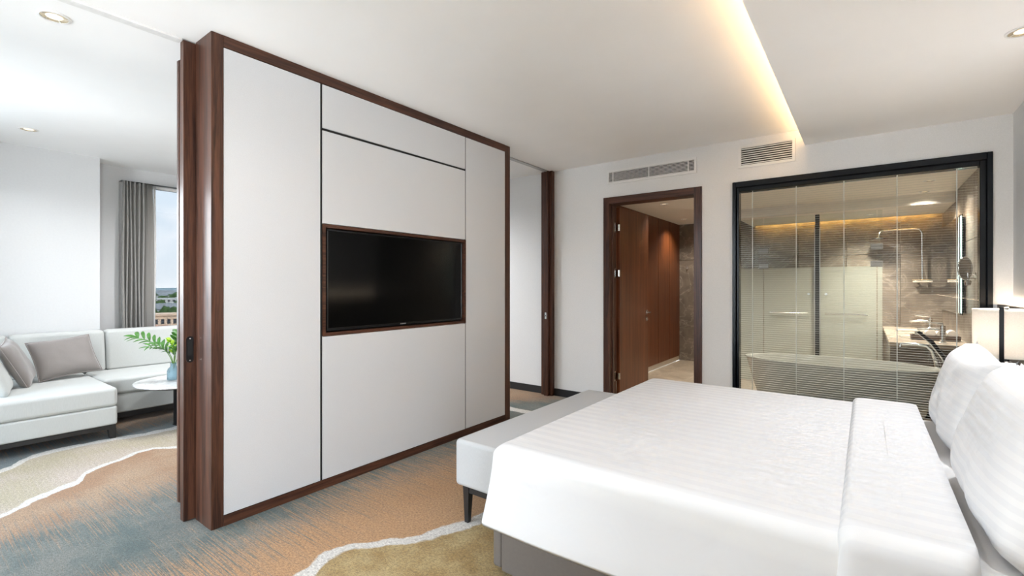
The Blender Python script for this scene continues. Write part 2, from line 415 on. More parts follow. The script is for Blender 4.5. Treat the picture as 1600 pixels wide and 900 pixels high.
def piece(name, mesh, loc, parent):
    """copy of a shared piece mesh at loc (world), child of parent"""
    o = bpy.data.objects.new(name, mesh); COL.objects.link(o)
    o.parent = parent; o.location = Vector(loc) - ORG.get(parent.name, Vector()); ORG[o.name] = Vector(loc)
    return o
def box_mesh(name, sx, sy, sz, mat, bevel=0.0):
    bm = bmesh.new(); add_box(bm, 0, sx, 0, sy, 0, sz, bevel, 1)
    bmesh.ops.recalc_face_normals(bm, faces=bm.faces)
    me = bpy.data.meshes.new(name); bm.to_mesh(me); bm.free(); me.materials.append(MATS[mat]); return me
def prism(name, poly, axis, a, c, mat, parent=None, bevel=0.0):
    """extrude a 2D polygon along an axis from a to c"""
    bm = bmesh.new()
    def P(u, v, q): return {'X': (q, u, v), 'Y': (u, q, v), 'Z': (u, v, q)}[axis]
    lo = [bm.verts.new(P(u, v, a)) for u, v in poly]; hi = [bm.verts.new(P(u, v, c)) for u, v in poly]
    bm.faces.new(lo); bm.faces.new(list(reversed(hi)))
    n = len(poly)
    for i in range(n): bm.faces.new((lo[i], hi[i], hi[(i + 1) % n], lo[(i + 1) % n]))
    if bevel: bmesh.ops.bevel(bm, geom=bm.edges[:], offset=bevel, segments=2, profile=0.5, affect='EDGES')
    return finish(name, bm, mat, parent, bevel > 0)

# ------------------------------------------------------------------ the setting
XR, XP, D, CH, CL = 0.83, -2.77, 4.77, 2.65, 2.51     # right wall, partition face, back wall, ceilings
XL1, XL2, YJ = -6.50, -6.78, 1.38                      # living room wall, window wall, jog
BY0, BY1, BX0, BCH = 4.92, 8.35, -2.60, 2.36           # bathroom
def struct(o, label, cat): return tag(o, label, cat, kind='structure')

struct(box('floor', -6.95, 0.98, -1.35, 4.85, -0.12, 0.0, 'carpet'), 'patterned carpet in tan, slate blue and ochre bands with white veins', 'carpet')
struct(box('ceiling', -6.95, 0.98, -1.35, 4.92, CH, CH + 0.12, 'ceiling_paint'), 'high white painted ceiling above the partition and sofa', 'ceiling')
lo = struct(box('ceiling_drop', -0.42, XR, YF, D, CL, CL + 0.02, 'ceiling_paint'), 'lower white ceiling over the bed with a warm-lit edge', 'ceiling')
box('lip', -0.42, -0.40, YF, D, CL + 0.021, CL + 0.036, 'ceiling_paint', lo)
strip = box('light_strip', -0.375, -0.345, YF + 0.1, D - 0.02, CL + 0.021, CL + 0.030, 'cord_white', lo)
glow('cove_led', (1.0, 0.66, 0.33), 10.0); strip.data.materials[0] = MATS['cove_led']

# back wall with door opening and bathroom window opening
DX0, DX1, DZ = -2.24, -1.343, 2.19
WX0, WX1, WZ0, WZ1 = -0.995, 0.727, 0.06, 2.258
bw = struct(boxes('wall_back', [
    (-6.95, DX0 - 0.03, D, BY0, 0, CH), (DX0 - 0.03, DX1 + 0.03, D, BY0, DZ + 0.03, CH), (DX1 + 0.03, WX0, D, BY0, 0, CH),
    (WX0, WX1, D, BY0, WZ1, CH), (WX0, WX1, D, BY0, 0, WZ0), (WX1, 0.98, D, BY0, 0, CH)], 'wall_vinyl'),
    'pale grey papered back wall around the wooden door and bathroom window', 'wall')
# living room window wall
LW0, LW1, LZ0, LZ1 = 1.605, 4.55, 0.12, 2.487
struct(boxes('wall_window', [(-6.95, XL2, YJ, LW0, 0, CH), (-6.95, XL2, LW1, D, 0, CH), (-6.95, XL2, LW0, LW1, LZ1, CH), (-6.95, XL2, LW0, LW1, 0, LZ0)], 'wall_white'),
    'white wall with the tall window behind the sofa', 'wall')
# wall behind the camera with two wide windows
FW = [(-4.9, -3.9), (-3.05, -2.14)]
RS0, RS1 = -1.08, -0.12
LS0, LS1 = -1.05, 0.36
struct(boxes('wall_left', [(-6.95, XL1, LS1, YJ, 0, CH), (-6.95, XL1, YF, LS0, 0, CH), (-6.95, XL1, LS0, LS1, 2.5, CH), (-6.95, XL1, LS0, LS1, 0, 0.1)], 'wall_white'), 'plain white wall behind the sofa', 'wall')
struct(boxes('wall_front', [(-6.95, FW[0][0], YF - 0.15, YF, 0, CH), (FW[0][1], FW[1][0], YF - 0.15, YF, 0, CH), (FW[1][1], 0.98, YF - 0.15, YF, 0, CH)] +
    [(a, c, YF - 0.15, YF, 0, 0.1) for a, c in FW] + [(a, c, YF - 0.15, YF, 2.55, CH) for a, c in FW], 'wall_white'),
    'white window wall facing the rooms', 'wall')
def window(name, a, c, y, z0, z1, n):
    fr = struct(boxes(name, [(a, c, y - 0.09, y - 0.04, z0, z0 + 0.05), (a, c, y - 0.09, y - 0.04, z1 - 0.05, z1), (a, a + 0.05, y - 0.09, y - 0.04, z0 + 0.05, z1 - 0.05), (c - 0.05, c, y - 0.09, y - 0.04, z0 + 0.05, z1 - 0.05)] +
        [(a + (c - a) * k / n - 0.025, a + (c - a) * k / n + 0.025, y - 0.09, y - 0.04, z0 + 0.05, z1 - 0.05) for k in range(1, n)], 'track_aluminium'), None, None)
    for k in range(n):
        q0 = a + (c - a) * k / n + 0.025; q1 = a + (c - a) * (k + 1) / n - 0.025
        box('pane', q0, q1, y - 0.066, y - 0.062, z0 + 0.05, z1 - 0.05, 'clear_glass', fr)
    return fr
tag(window('window_2', *FW[0], YF, 0.1, 2.55, 3), 'wide aluminium window on the living room side wall', 'window')
tag(window('window_3', *FW[1], YF, 0.1, 2.55, 3), 'wide aluminium window facing the bed side', 'window')
struct(boxes('wall_right', [(XR, 0.98, RS1, BY1 + 0.15, 0, CH), (XR, 0.98, YF - 0.15, RS0, 0, CH), (XR, 0.98, RS0, RS1, 2.5, CH), (XR, 0.98, RS0, RS1, 0, 0.1)], 'wall_vinyl'), 'grey papered wall behind the bed head', 'wall')
w5 = struct(boxes('added_window', [(XR + 0.06, XR + 0.11, RS0, RS1, 2.45, 2.5), (XR + 0.06, XR + 0.11, RS0, RS1, 0.1, 0.15), (XR + 0.06, XR + 0.11, RS0, RS0 + 0.05, 0.15, 2.45), (XR + 0.06, XR + 0.11, RS1 - 0.05, RS1, 0.15, 2.45)], 'track_white'), 'unseen white-framed corner window added to light the partition', 'window')
box('pane', XR + 0.084, XR + 0.088, RS0 + 0.05, RS1 - 0.05, 0.15, 2.45, 'clear_glass', w5)  # unseen corner window, added to throw daylight on the partition face
w4 = struct(boxes('window_4', [(XL1 - 0.11, XL1 - 0.06, LS0, LS1, 2.45, 2.5), (XL1 - 0.11, XL1 - 0.06, LS0, LS1, 0.1, 0.15), (XL1 - 0.11, XL1 - 0.06, LS0, LS0 + 0.05, 0.15, 2.45), (XL1 - 0.11, XL1 - 0.06, LS1 - 0.05, LS1, 0.15, 2.45)], 'track_white'), 'white-framed window in the sofa wall beside the long window', 'window')
box('pane', XL1 - 0.088, XL1 - 0.084, LS0 + 0.05, LS1 - 0.05, 0.15, 2.45, 'clear_glass', w4)
win = struct(boxes('window_1', [(XL2 - 0.11, XL2 - 0.06, LW0, LW1, LZ1 - 0.03, LZ1), (XL2 - 0.11, XL2 - 0.06, LW0, LW1, LZ0, LZ0 + 0.05), (XL2 - 0.11, XL2 - 0.06, LW0, LW0 + 0.05, LZ0 + 0.05, LZ1 - 0.03),
    (XL2 - 0.11, XL2 - 0.06, LW1 - 0.05, LW1, LZ0 + 0.05, LZ1 - 0.03), (XL2 - 0.11, XL2 - 0.06, 3.05, 3.10, LZ0 + 0.05, LZ1 - 0.03)], 'track_white'), 'tall white-framed window with a city view beside the grey curtain', 'window')
box('pane', XL2 - 0.088, XL2 - 0.084, LW0 + 0.05, 3.05, LZ0 + 0.05, LZ1 - 0.03, 'solar_glass', win)
box('pane', XL2 - 0.088, XL2 - 0.084, 3.10, LW1 - 0.05, LZ0 + 0.05, LZ1 - 0.03, 'solar_glass', win)

struct(boxes('baseboard_back', [(XL2, -3.10, D - 0.012, D - 0.001, 0, 0.085), (-2.945, DX0 - 0.068, D - 0.012, D - 0.001, 0, 0.085), (DX1 + 0.073, WX0 - 0.002, D - 0.012, D - 0.001, 0, 0.085)], 'baseboard_black'), 'low black baseboard along the grey back wall', 'baseboard')
struct(box('baseboard_left', XL1 + 0.001, XL1 + 0.012, YF, YJ, 0, 0.085, 'baseboard_black'), 'low black baseboard under the white sofa wall', 'baseboard')
struct(box('baseboard_right', XR - 0.012, XR - 0.001, YF, 1.3, 0, 0.085, 'baseboard_black'), 'low black baseboard under the bed head wall', 'baseboard')

# bathroom shell
bf = struct(box('floor_bathroom', BX0 - 0.05, XR, 4.85, BY1 + 0.1, -0.12, -0.012, 'skirt_stone'), 'beige stone tiled bathroom floor', 'floor')
tm = box_mesh('floor_tile', 0.597, 0.597, 0.012, 'stone_floor', 0.002)
for i in range(6):
    for j in range(6):
        x0, y0 = BX0 + i * 0.6, 4.86 + j * 0.6
        if x0 + 0.59 < XR + 0.2 and y0 + 0.5 < BY1 + 0.2: piece('floor_tile', tm, (x0, y0, -0.012), bf)
struct(boxes('ceiling_bathroom', [(BX0 - 0.05, 0.98, BY0, 7.2, BCH, BCH + 0.06), (-1.40, 0.98, 7.2, BY1 - 0.10, 2.235, 2.29), (BX0 - 0.05, -1.40, 7.2, BY1 + 0.1, BCH, BCH + 0.06), (-1.40, 0.98, 7.2, 7.24, 2.29, BCH + 0.06), (-1.40, 0.98, 7.2, BY1 + 0.1, 2.42, 2.46), (-1.44, -1.40, 7.2, BY1 + 0.1, 2.235, 2.46)], 'bath_ceiling_paint'), 'bathroom ceiling with a dropped shower section', 'ceiling')
bb = struct(box('wall_bathroom', BX0 - 0.05, 0.98, BY1 + 0.02, BY1 + 0.15, 0, CH, 'skirt_stone'), 'veined brown stone slab wall at the back of the bathroom', 'wall')
tile_rows = [(0.0, 0.565), (0.57, 1.735), (1.74, 2.42)]
for z0, z1 in tile_rows:
    me = box_mesh('wall_tile', 0.596, 0.018, z1 - z0, 'stone_brown', 0.002)
    for i in range(6): piece('wall_tile', me, (BX0 + i * 0.6 - 0.02, BY1, z0), bb)
br = struct(box('wall_bathroom_side', XR - 0.012, XR - 0.001, BY0 + 0.001, BY1 - 0.001, 0, 2.35, 'skirt_stone'), 'brown stone slab wall beside the vanity', 'wall')
for z0, z1 in [(0.0, 0.565), (0.57, 1.735), (1.74, 2.35)]:
    me = box_mesh('side_tile', 0.014, 0.562, z1 - z0, 'stone_brown', 0.002)
    for i in range(6): piece('wall_tile', me, (XR - 0.027, BY0 + 0.006 + i * 0.57, z0), br)
struct(box('wall_bathroom_outer', BX0 - 0.75, BX0 - 0.55, BY0, BY1 + 0.15, 0, CH, 'wall_white'), 'bathroom end wall behind the wardrobe', 'wall')
glow('bath_led', (1.0, 0.62, 0.18), 14.0)
ls = tag(box('cove_light', -1.35, 0.75, BY1 - 0.085, BY1 - 0.06, 2.30, 2.315, 'cord_white'), 'warm light strip hidden above the shower wall', 'light'); ls.data.materials[0] = MATS['bath_led']

# door casing (trim)
dc = struct(boxes('door_1', [(DX0 - 0.067, DX0, D - 0.02, D + 0.02, 0, DZ + 0.07), (DX1, DX1 + 0.072, D - 0.02, D + 0.02, 0, DZ + 0.07)], 'walnut_vertical'), 'dark walnut door frame around the open bathroom doorway', 'door frame')
box('head_casing', DX0, DX1, D - 0.0195, D + 0.02, DZ, DZ + 0.07, 'walnut_cross', dc)
boxes('jamb', [(DX0 - 0.02, DX0 + 0.001, D + 0.021, BY0 + 0.01, 0, DZ)], 'walnut_vertical', dc)
boxes('jamb', [(DX1 - 0.001, DX1 + 0.02, D + 0.021, BY0 + 0.01, 0, DZ)], 'walnut_vertical', dc)
box('head_jamb', DX0, DX1, D + 0.021, BY0 + 0.01, DZ - 0.001, DZ + 0.02, 'walnut_cross', dc)
box('door_stop', DX0 + 0.0015, DX0 + 0.014, D + 0.05, D + 0.09, 0, DZ - 0.002, 'walnut_vertical', dc)
box('threshold', DX0, DX1, D - 0.01, D + 0.06, 0.0, 0.008, 'skirt_stone', dc)

# open bathroom door
dl = thing('bathroom_door', 'reddish-brown wooden bathroom door swung open with a chrome handle', 'door', (-2.22, 5.38, 0))
LX = -2.205
leaf = box('leaf', LX - 0.04, LX, 4.955, 5.815, 0.01, 2.175, 'door_veneer', dl)
def lever(parent, y, z):
    r = tube('rose', [(LX + 0.0005, y, z), (LX + 0.010, y, z)], 0.026, 'chrome', parent, 20)
    tube('lever', [(LX + 0.010, y, z), (LX + 0.05, y, z), (LX + 0.055, y - 0.006, z), (LX + 0.055, y - 0.12, z)], 0.008, 'chrome', r)
    tube('privacy_rose', [(LX + 0.0005, y, z - 0.085), (LX + 0.009, y, z - 0.085)], 0.024, 'chrome', parent, 20)
    tube('thumb_turn', [(LX + 0.009, y, z - 0.085), (LX + 0.03, y, z - 0.085)], 0.008, 'chrome', parent)
lever(dl, 5.75, 0.965)
for z in (1.945, 1.435, 0.285):
    h = box('hinge', DX0 + 0.0015, DX0 + 0.006, BY0 - 0.035, BY0 + 0.012, z - 0.055, z + 0.055, 'chrome', dl)
    tube('knuckle', [(LX - 0.004, 4.940, z - 0.036), (LX - 0.004, 4.940, z + 0.036)], 0.013, 'chrome', h)

# wardrobe along the bathroom passage
wr = thing('wardrobe', 'tall reddish-brown wardrobe panels inside the bathroom passage', 'wardrobe', (-2.8, 6.6, 0))
box('carcass', BX0 - 0.54, BX0 - 0.022, BY0 + 0.01, BY1 - 0.005, 0.075, BCH - 0.005, 'gap_black', wr)
for k in range(6):
    y1 = 8.335 - 0.53 * k
    box('door_panel', BX0 - 0.02, BX0, y1 - 0.517, y1, 0.08, BCH - 0.006, 'door_veneer', wr)
box('plinth', BX0 - 0.5, BX0 - 0.012, BY0 + 0.02, BY1 - 0.004, 0.001, 0.074, 'skirt_stone', wr)

# ------------------------------------------------------------------ bathroom window with blind between the panes
bwin = thing('bathroom_window', 'large black-framed glass panel into the bathroom with an open venetian blind', 'window', (-0.13, 4.8, WZ0))
bm = bmesh.new()
for (a, c, z0, z1) in [(WX0, WX0 + 0.03, WZ0, WZ1), (WX1 - 0.03, WX1, WZ0, WZ1), (WX0 + 0.03, WX1 - 0.03, WZ1 - 0.05, WZ1), (WX0 + 0.03, WX1 - 0.03, WZ0, WZ0 + 0.05)]:
    add_box(bm, a, c, D - 0.022, D + 0.13, z0, z1, 0.003, 1)
fr = finish('outer_frame', bm, 'frame_black', bwin)
bm = bmesh.new()
for (a, c, z0, z1) in [(WX0 + 0.03, WX0 + 0.052, WZ0 + .05, WZ1 - .05), (WX1 - 0.065, WX1 - 0.03, WZ0 + .05, WZ1 - .05), (WX0 + 0.052, WX1 - 0.065, WZ1 - 0.088, WZ1 - .05), (WX0 + 0.052, WX1 - 0.065, WZ0 + .05, WZ0 + 0.09)]:
    add_box(bm, a, c, D + 0.006, D + 0.10, z0, z1, 0.003, 1)
finish('inner_frame', bm, 'frame_black', bwin)
GX0, GX1, GZ0, GZ1 = WX0 + 0.053, WX1 - 0.066, WZ0 + 0.091, WZ1 - 0.089
box('glass_pane', GX0, GX1, D + 0.020, D + 0.024, GZ0, GZ1, 'bath_glass', bwin)
bm = bmesh.new()
nsl = int((GZ1 - GZ0) / 0.019)
for k in range(nsl):
    z = GZ0 + 0.012 + k * 0.019
    add_box(bm, GX0 + 0.004, GX1 - 0.004, D + 0.040, D + 0.0505, z, z + 0.0009)
tag(finish('blind_slats', bm, 'slat_aluminium', bwin), 'fine horizontal blind slats tilted open', kind='stuff')
for x in (-0.835, -0.488, -0.146, 0.198, 0.543):
    box('ladder_cord', x - 0.003, x + 0.003, D + 0.036, D + 0.038, GZ0, GZ1, 'cord_white', bwin)

# air vents
def vent(x0, x1, z0, z1, nb, posts, label):
    v = thing('air_vent', label, 'vent', ((x0 + x1) / 2, D, z0))
    f = 0.024
    boxes('frame', [(x0, x1, D - 0.012, D - 0.0005, z0, z0 + f), (x0, x1, D - 0.012, D - 0.0005, z1 - f, z1), (x0, x0 + f, D - 0.012, D - 0.0005, z0 + f, z1 - f), (x1 - f, x1, D - 0.012, D - 0.0005, z0 + f, z1 - f)], 'vent_white', v)
    box('duct', x0 + f, x1 - f, D - 0.0025, D - 0.0005, z0 + f, z1 - f, 'vent_dark', v)
    for k in range(nb):
        zc = z0 + f + (z1 - z0 - 2 * f) * (k + 0.5) / nb
        hb = 0.27 * (z1 - z0 - 2 * f) / nb
        prism('louvre_blade', [(D - 0.010, zc - hb), (D - 0.010, zc + hb * 0.4), (D - 0.003, zc + hb), (D - 0.003, zc - hb * 0.4)], 'X', x0 + f, x1 - f, 'vent_white', v)
    for p in posts:
        box('divider', p - 0.004, p + 0.004, D - 0.0115, D - 0.0025, z0 + f, z1 - f, 'vent_white', v)
vent(-2.269, -1.319, 2.402, 2.555, 8, (-2.20, -1.80, -1.40), 'long white air grille above the wooden door frame')
vent(-0.946, -0.490, 2.384, 2.588, 8, (), 'short white air grille above the bathroom window')

# ------------------------------------------------------------------ TV partition
Y0, Y1 = 1.041, 3.662
pt = thing('tv_partition', 'grey fabric-panelled partition with dark walnut frame and television niche', 'partition', (-2.86, 2.35, 0))
box('stile', -2.975, XP, Y0, 1.102, 0.0005, CH - 0.001, 'walnut_vertical', pt, 0.002, 1)
box('stile', -2.975, XP, 3.588, Y1, 0.0005, CH - 0.001, 'walnut_vertical', pt, 0.002, 1)
box('top_rail', -2.975, XP, 1.102, 3.588, 2.588, CH - 0.001, 'walnut_rail', pt)
box('bottom_rail', -2.975, XP, 1.102, 3.588, 0.0005, 0.055, 'walnut_rail', pt)
box('core', -2.965, -2.845, 1.103, 3.587, 0.056, 2.587, 'gap_black', pt)
for (a, c, z0, z1) in [(1.104, 1.668, 0.058, 2.585), (1.683, 3.023, 2.307, 2.585), (1.683, 3.023, 1.697, 2.291), (1.683, 3.023, 0.058, 0.972), (3.034, 3.585, 0.058, 2.585)]:
    box('fabric_panel', -2.843, XP - 0.003, a, c, z0, z1, 'panel_fabric', pt, 0.003, 2)
for (a, c, z0, z1) in [(1.6685, 1.6825, 0.058, 2.585), (3.0235, 3.0335, 0.058, 2.585), (1.6835, 3.0225, 2.2915, 2.3065)]:
    box('joint_strip', -2.843, XP - 0.009, a, c, z0, z1, 'gap_black', pt)
nz0, nz1, ny0, ny1 = 0.975, 1.693, 1.684, 3.030
nf = boxes('niche_frame', [(-2.843, XP - 0.001, ny0, ny1, nz0, nz0 + 0.02), (-2.843, XP - 0.001, ny0, ny1, nz1 - 0.02, nz1), (-2.843, XP - 0.001, ny0, ny0 + 0.02, nz0 + 0.02, nz1 - 0.02), (-2.843, XP - 0.001, ny1 - 0.02, ny1, nz0 + 0.02, nz1 - 0.02)], 'walnut_rail', pt)

tv = thing('television', 'wide black flat television recessed in the partition niche', 'television', (-2.81, 2.36, 1.0))
ty0, ty1, tz0, tz1 = 1.722, 3.003, 1.004, 1.666
box('housing', -2.838, -2.806, ty0 + 0.01, ty1 - 0.01, tz0 + 0.01, tz1 - 0.01, 'tv_plastic', tv)
bz = boxes('bezel', [(-2.806, -2.788, ty0, ty1, tz0, tz0 + 0.018), (-2.806, -2.788, ty0, ty1, tz1 - 0.011, tz1), (-2.806, -2.788, ty0, ty0 + 0.011, tz0 + 0.018, tz1 - 0.011), (-2.806, -2.788, ty1 - 0.011, ty1, tz0 + 0.018, tz1 - 0.011)], 'tv_plastic', tv, 0.002)
box('screen', -2.805, -2.794, ty0 + 0.0115, ty1 - 0.0115, tz0 + 0.0185, tz1 - 0.0115, 'tv_glass', tv)
for k, (yy, ww) in enumerate([(2.325, 0.008), (2.338, 0.010), (2.352, 0.010), (2.366, 0.010)]):
    box('logo_letter', -2.788, -2.7874, yy, yy + ww, tz0 + 0.006, tz0 + 0.0135, 'logo_silver', bz)
box('power_button', -2.788, -2.786, 2.70, 2.74, tz0 + 0.003, tz0 + 0.007, 'tv_plastic', bz)

# sliding door leaf tucked behind the partition
sd = thing('sliding_door', 'walnut sliding door tucked behind the partition with a black flush pull', 'door', (-3.01, 2.2, 0))
box('leaf', -3.03, -2.985, 0.985, 3.40, 0.006, CH - 0.006, 'walnut_vertical', sd, 0.002, 1)
bm = bmesh.new()
def stadium(y, z, hw, hh, n=10):
    pts = []
    for k in range(n + 1): pts.append((y + hw * math.cos(PI * k / n), z + hh - hw + hw * math.sin(PI * k / n)))
    for k in range(n + 1): pts.append((y - hw * math.cos(PI * k / n), z - hh + hw - hw * math.sin(PI * k / n)))
    return pts
fp = prism('flush_pull', stadium(1.0155, 0.947, 0.0175, 0.073), 'X', -2.9848, -2.981, 'black_metal', sd)
prism('finger_recess', stadium(1.0155, 0.957, 0.011, 0.045), 'X', -2.981, -2.9805, 'gap_black', fp)
for z in (1.007, 0.887): tube('screw', [(-2.981, 1.0155, z), (-2.9800, 1.0155, z)], 0.0035, 'chrome', fp)
rp = thing('rear_partition', 'walnut back panel of the partition facing the sofa', 'partition', (-3.2, 2.35, 0))
box('panel', -3.29, -3.06, 1.065, 3.60, 0.0005, CH - 0.001, 'walnut_vertical', rp)
box('edge_trim', -3.32, -3.291, 1.062, 3.602, 0.0005, CH - 0.001, 'walnut_vertical', rp)
tr = thing('ceiling_track', 'pale metal sliding door track recessed along the ceiling', 'track', (-3.0, 1.8, CH - 0.01))
box('channel', -3.035, -2.985, YF + 0.01, 0.98, CH - 0.012, CH - 0.0005, 'track_white', tr)
box('channel', -3.035, -2.985, 3.67, D - 0.1, CH - 0.012, CH - 0.0005, 'track_aluminium', tr)

# door jamb post at the back wall
jp = thing('jamb_post', 'dark walnut door post with a steel latch plate against the back wall', 'door post', (-3.02, 4.72, 0))
box('post', -3.045, -2.985, D - 0.085, D - 0.001, 0.0005, CH - 0.001, 'walnut_vertical', jp, 0.002, 1)
box('cheek', -3.10, -3.046, D - 0.055, D - 0.001, 0.0005, CH - 0.001, 'walnut_vertical', jp, 0.002, 1)
box('cheek', -2.984, -2.948, D - 0.055, D - 0.001, 0.0005, CH - 0.001, 'walnut_vertical', jp, 0.002, 1)
lp = box('latch_plate', -3.032, -3.008, D - 0.0875, D - 0.0852, 0.905, 0.98, 'chrome', jp, 0.001, 1)
tube('keyhole', [(-3.02, D - 0.0876, 0.942), (-3.02, D - 0.089, 0.942)], 0.007, 'vent_dark', lp)

# ------------------------------------------------------------------ downlights
glow('bulb_warm', (1.0, 0.85, 0.62), 0.35)
plain('reflector', (0.80, 0.68, 0.48), 0.25, metal=0.8, var=0.02)
def downlight(x, y, z, r, label, watts, group=None, col=(0.975, 0.985, 1.0), spread=2.3):
    d = thing('downlight', label, 'downlight', (x, y, z), group)
    lathe('trim_ring', [(r * 1.18, z - 0.0006), (r * 1.18, z - 0.004), (r, z - 0.006), (r * 0.98, z - 0.0006)], x, y, 'vent_white', d, 28, close=True)
    lathe('reflector', [(r * 0.97, z - 0.004), (r * 0.62, z - 0.0012)], x, y, 'reflector', d, 28, cap=False)
    for k in range(5):
        a = 2 * PI * k / 5
        box_o = tube('reflector_rib', [(x + r * 0.64 * math.cos(a), y + r * 0.64 * math.sin(a), z - 0.0016), (x + r * 0.96 * math.cos(a), y + r * 0.96 * math.sin(a), z - 0.005)], 0.0018, 'steel', d, 5)
    lathe('lens', [(r * 0.61, z - 0.0014), (r * 0.30, z - 0.0022), (0.001, z - 0.0026)], x, y, 'bulb_warm', d, 24)
    if watts:
        L = bpy.data.lights.new('bulb', 'SPOT'); L.energy = watts; L.spot_size = spread; L.spot_blend = 1.0; L.shadow_soft_size = 0.04; L.color = col
        o = bpy.data.objects.new('bulb', L); COL.objects.link(o); o.parent = d; o.location = (0, 0, -0.02)
    return d
downlight(-3.26, 0.516, CH, 0.055, 'round recessed downlight in the ceiling nearest the sliding door', 12)
downlight(-5.79, 0.756, CH, 0.055, 'small round recessed ceiling downlight above the sofa', 12)
downlight(0.60, 3.25, CL, 0.055, 'round recessed downlight in the low ceiling over the pillows', 50)
for q, (x, y, zz, wt, lb) in enumerate([(-1.9, 0.85, CH, 10, 'added unseen downlight overhead between the bench and the camera'), (-0.85, 1.15, CH, 10, 'added unseen downlight overhead beside the bed'), (-0.85, 0.10, CH, 10, 'added unseen downlight overhead above the camera'), (0.55, 1.5, CL, 16, 'added unseen downlight in the low ceiling above the near pillow'),  # unseen downlights added for more top light on the bed
        (-4.6, 2.4, CH, 45, 'added unseen downlight in the sofa room behind the partition'), (-5.6, 2.1, CH, 40, 'added unseen downlight in the sofa room near the tall window'), (-4.4, 3.8, CH, 70, 'added unseen downlight in the sofa room near the back wall')]):  # unseen downlights added to brighten the sofa room and window recess
    downlight(x, y, zz, 0.055, lb, wt, spread=2.7)
downlight(0.515, 6.35, BCH, 0.045, 'recessed bathroom downlight nearest the window frame', 66, col=(1, 0.93, 0.82))
downlight(0.53, 7.05, BCH, 0.045, 'recessed bathroom downlight in the middle of its row', 66, col=(1, 0.93, 0.82))
downlight(-0.9, 5.9, BCH, 0.045, 'recessed downlight above the bathtub', 66, col=(1, 0.93, 0.82))
downlight(0.058, 7.80, 2.235, 0.05, 'lit recessed downlight in the shower ceiling', 110, col=(1, 0.93, 0.82))
downlight(-2.10, 6.10, BCH, 0.045, 'recessed downlight above the open bathroom door', 45, col=(1, 0.93, 0.82))
downlight(-2.32, 7.70, BCH, 0.045, 'recessed downlight at the end of the wardrobe passage', 36, col=(1, 0.93, 0.82))

# ------------------------------------------------------------------ bed
def rr_ring(bm, x0, x1, y0, y1, r, z, ns=14, nc=6, zf=None):
    """rounded rectangle ring"""
    P = []
    r = min(r, (x1 - x0) / 2 - 1e-4, (y1 - y0) / 2 - 1e-4)
    def side(ax, ay, bx, by):
        for k in range(ns): P.append((ax + (bx - ax) * k / ns, ay + (by - ay) * k / ns))
    def corner(cx, cy, a0):
        for k in range(nc): 
            a = a0 + PI / 2 * k / nc; P.append((cx + r * math.cos(a), cy + r * math.sin(a)))
    side(x0 + r, y0, x1 - r, y0); corner(x1 - r, y0 + r, -PI / 2)
    side(x1, y0 + r, x1, y1 - r); corner(x1 - r, y1 - r, 0)
    side(x1 - r, y1, x0 + r, y1); corner(x0 + r, y1 - r, PI / 2)
    side(x0, y1 - r, x0, y0 + r); corner(x0 + r, y0 + r, PI)
    return [bm.verts.new((x, y, z + (zf(x, y) if zf else 0))) for x, y in P]
def ringskin(bm, rings):
    for a, c in zip(rings, rings[1:]):
        n = len(a)
        for k in range(n): bm.faces.new((a[k], a[(k + 1) % n], c[(k + 1) % n], c[k]))
def puff(amp, sc, seed=0.0):
    return lambda x, y: amp * mnoise.noise(Vector((x * sc + seed, y * sc, seed)))

bed = thing('bed', 'king-size bed with white striped duvet on a grey upholstered base', 'bed', (-0.28, 2.55, 0))
BXF, BYN, BYE = -1.30, 1.60, 3.47
bs = box('base', BXF - 0.005, 0.70, 1.66, 3.42, 0.022, 0.34, 'bed_leather', bed, 0.006, 2)
box('foot_panel', BXF - 0.055, BXF - 0.006, 1.66, 3.42, 0.03, 0.335, 'bed_leather', bs, 0.012, 3)
for x in (-1.22, 0.6):
    for y in (1.74, 3.34): box('foot', x - 0.04, x + 0.04, y - 0.04, y + 0.04, 0.0005, 0.022, 'black_wood', bed)
box('mattress', BXF + 0.02, 0.74, BYN + 0.04, BYE - 0.05, 0.342, 0.572, 'sheet_cotton', bed, 0.05, 4)
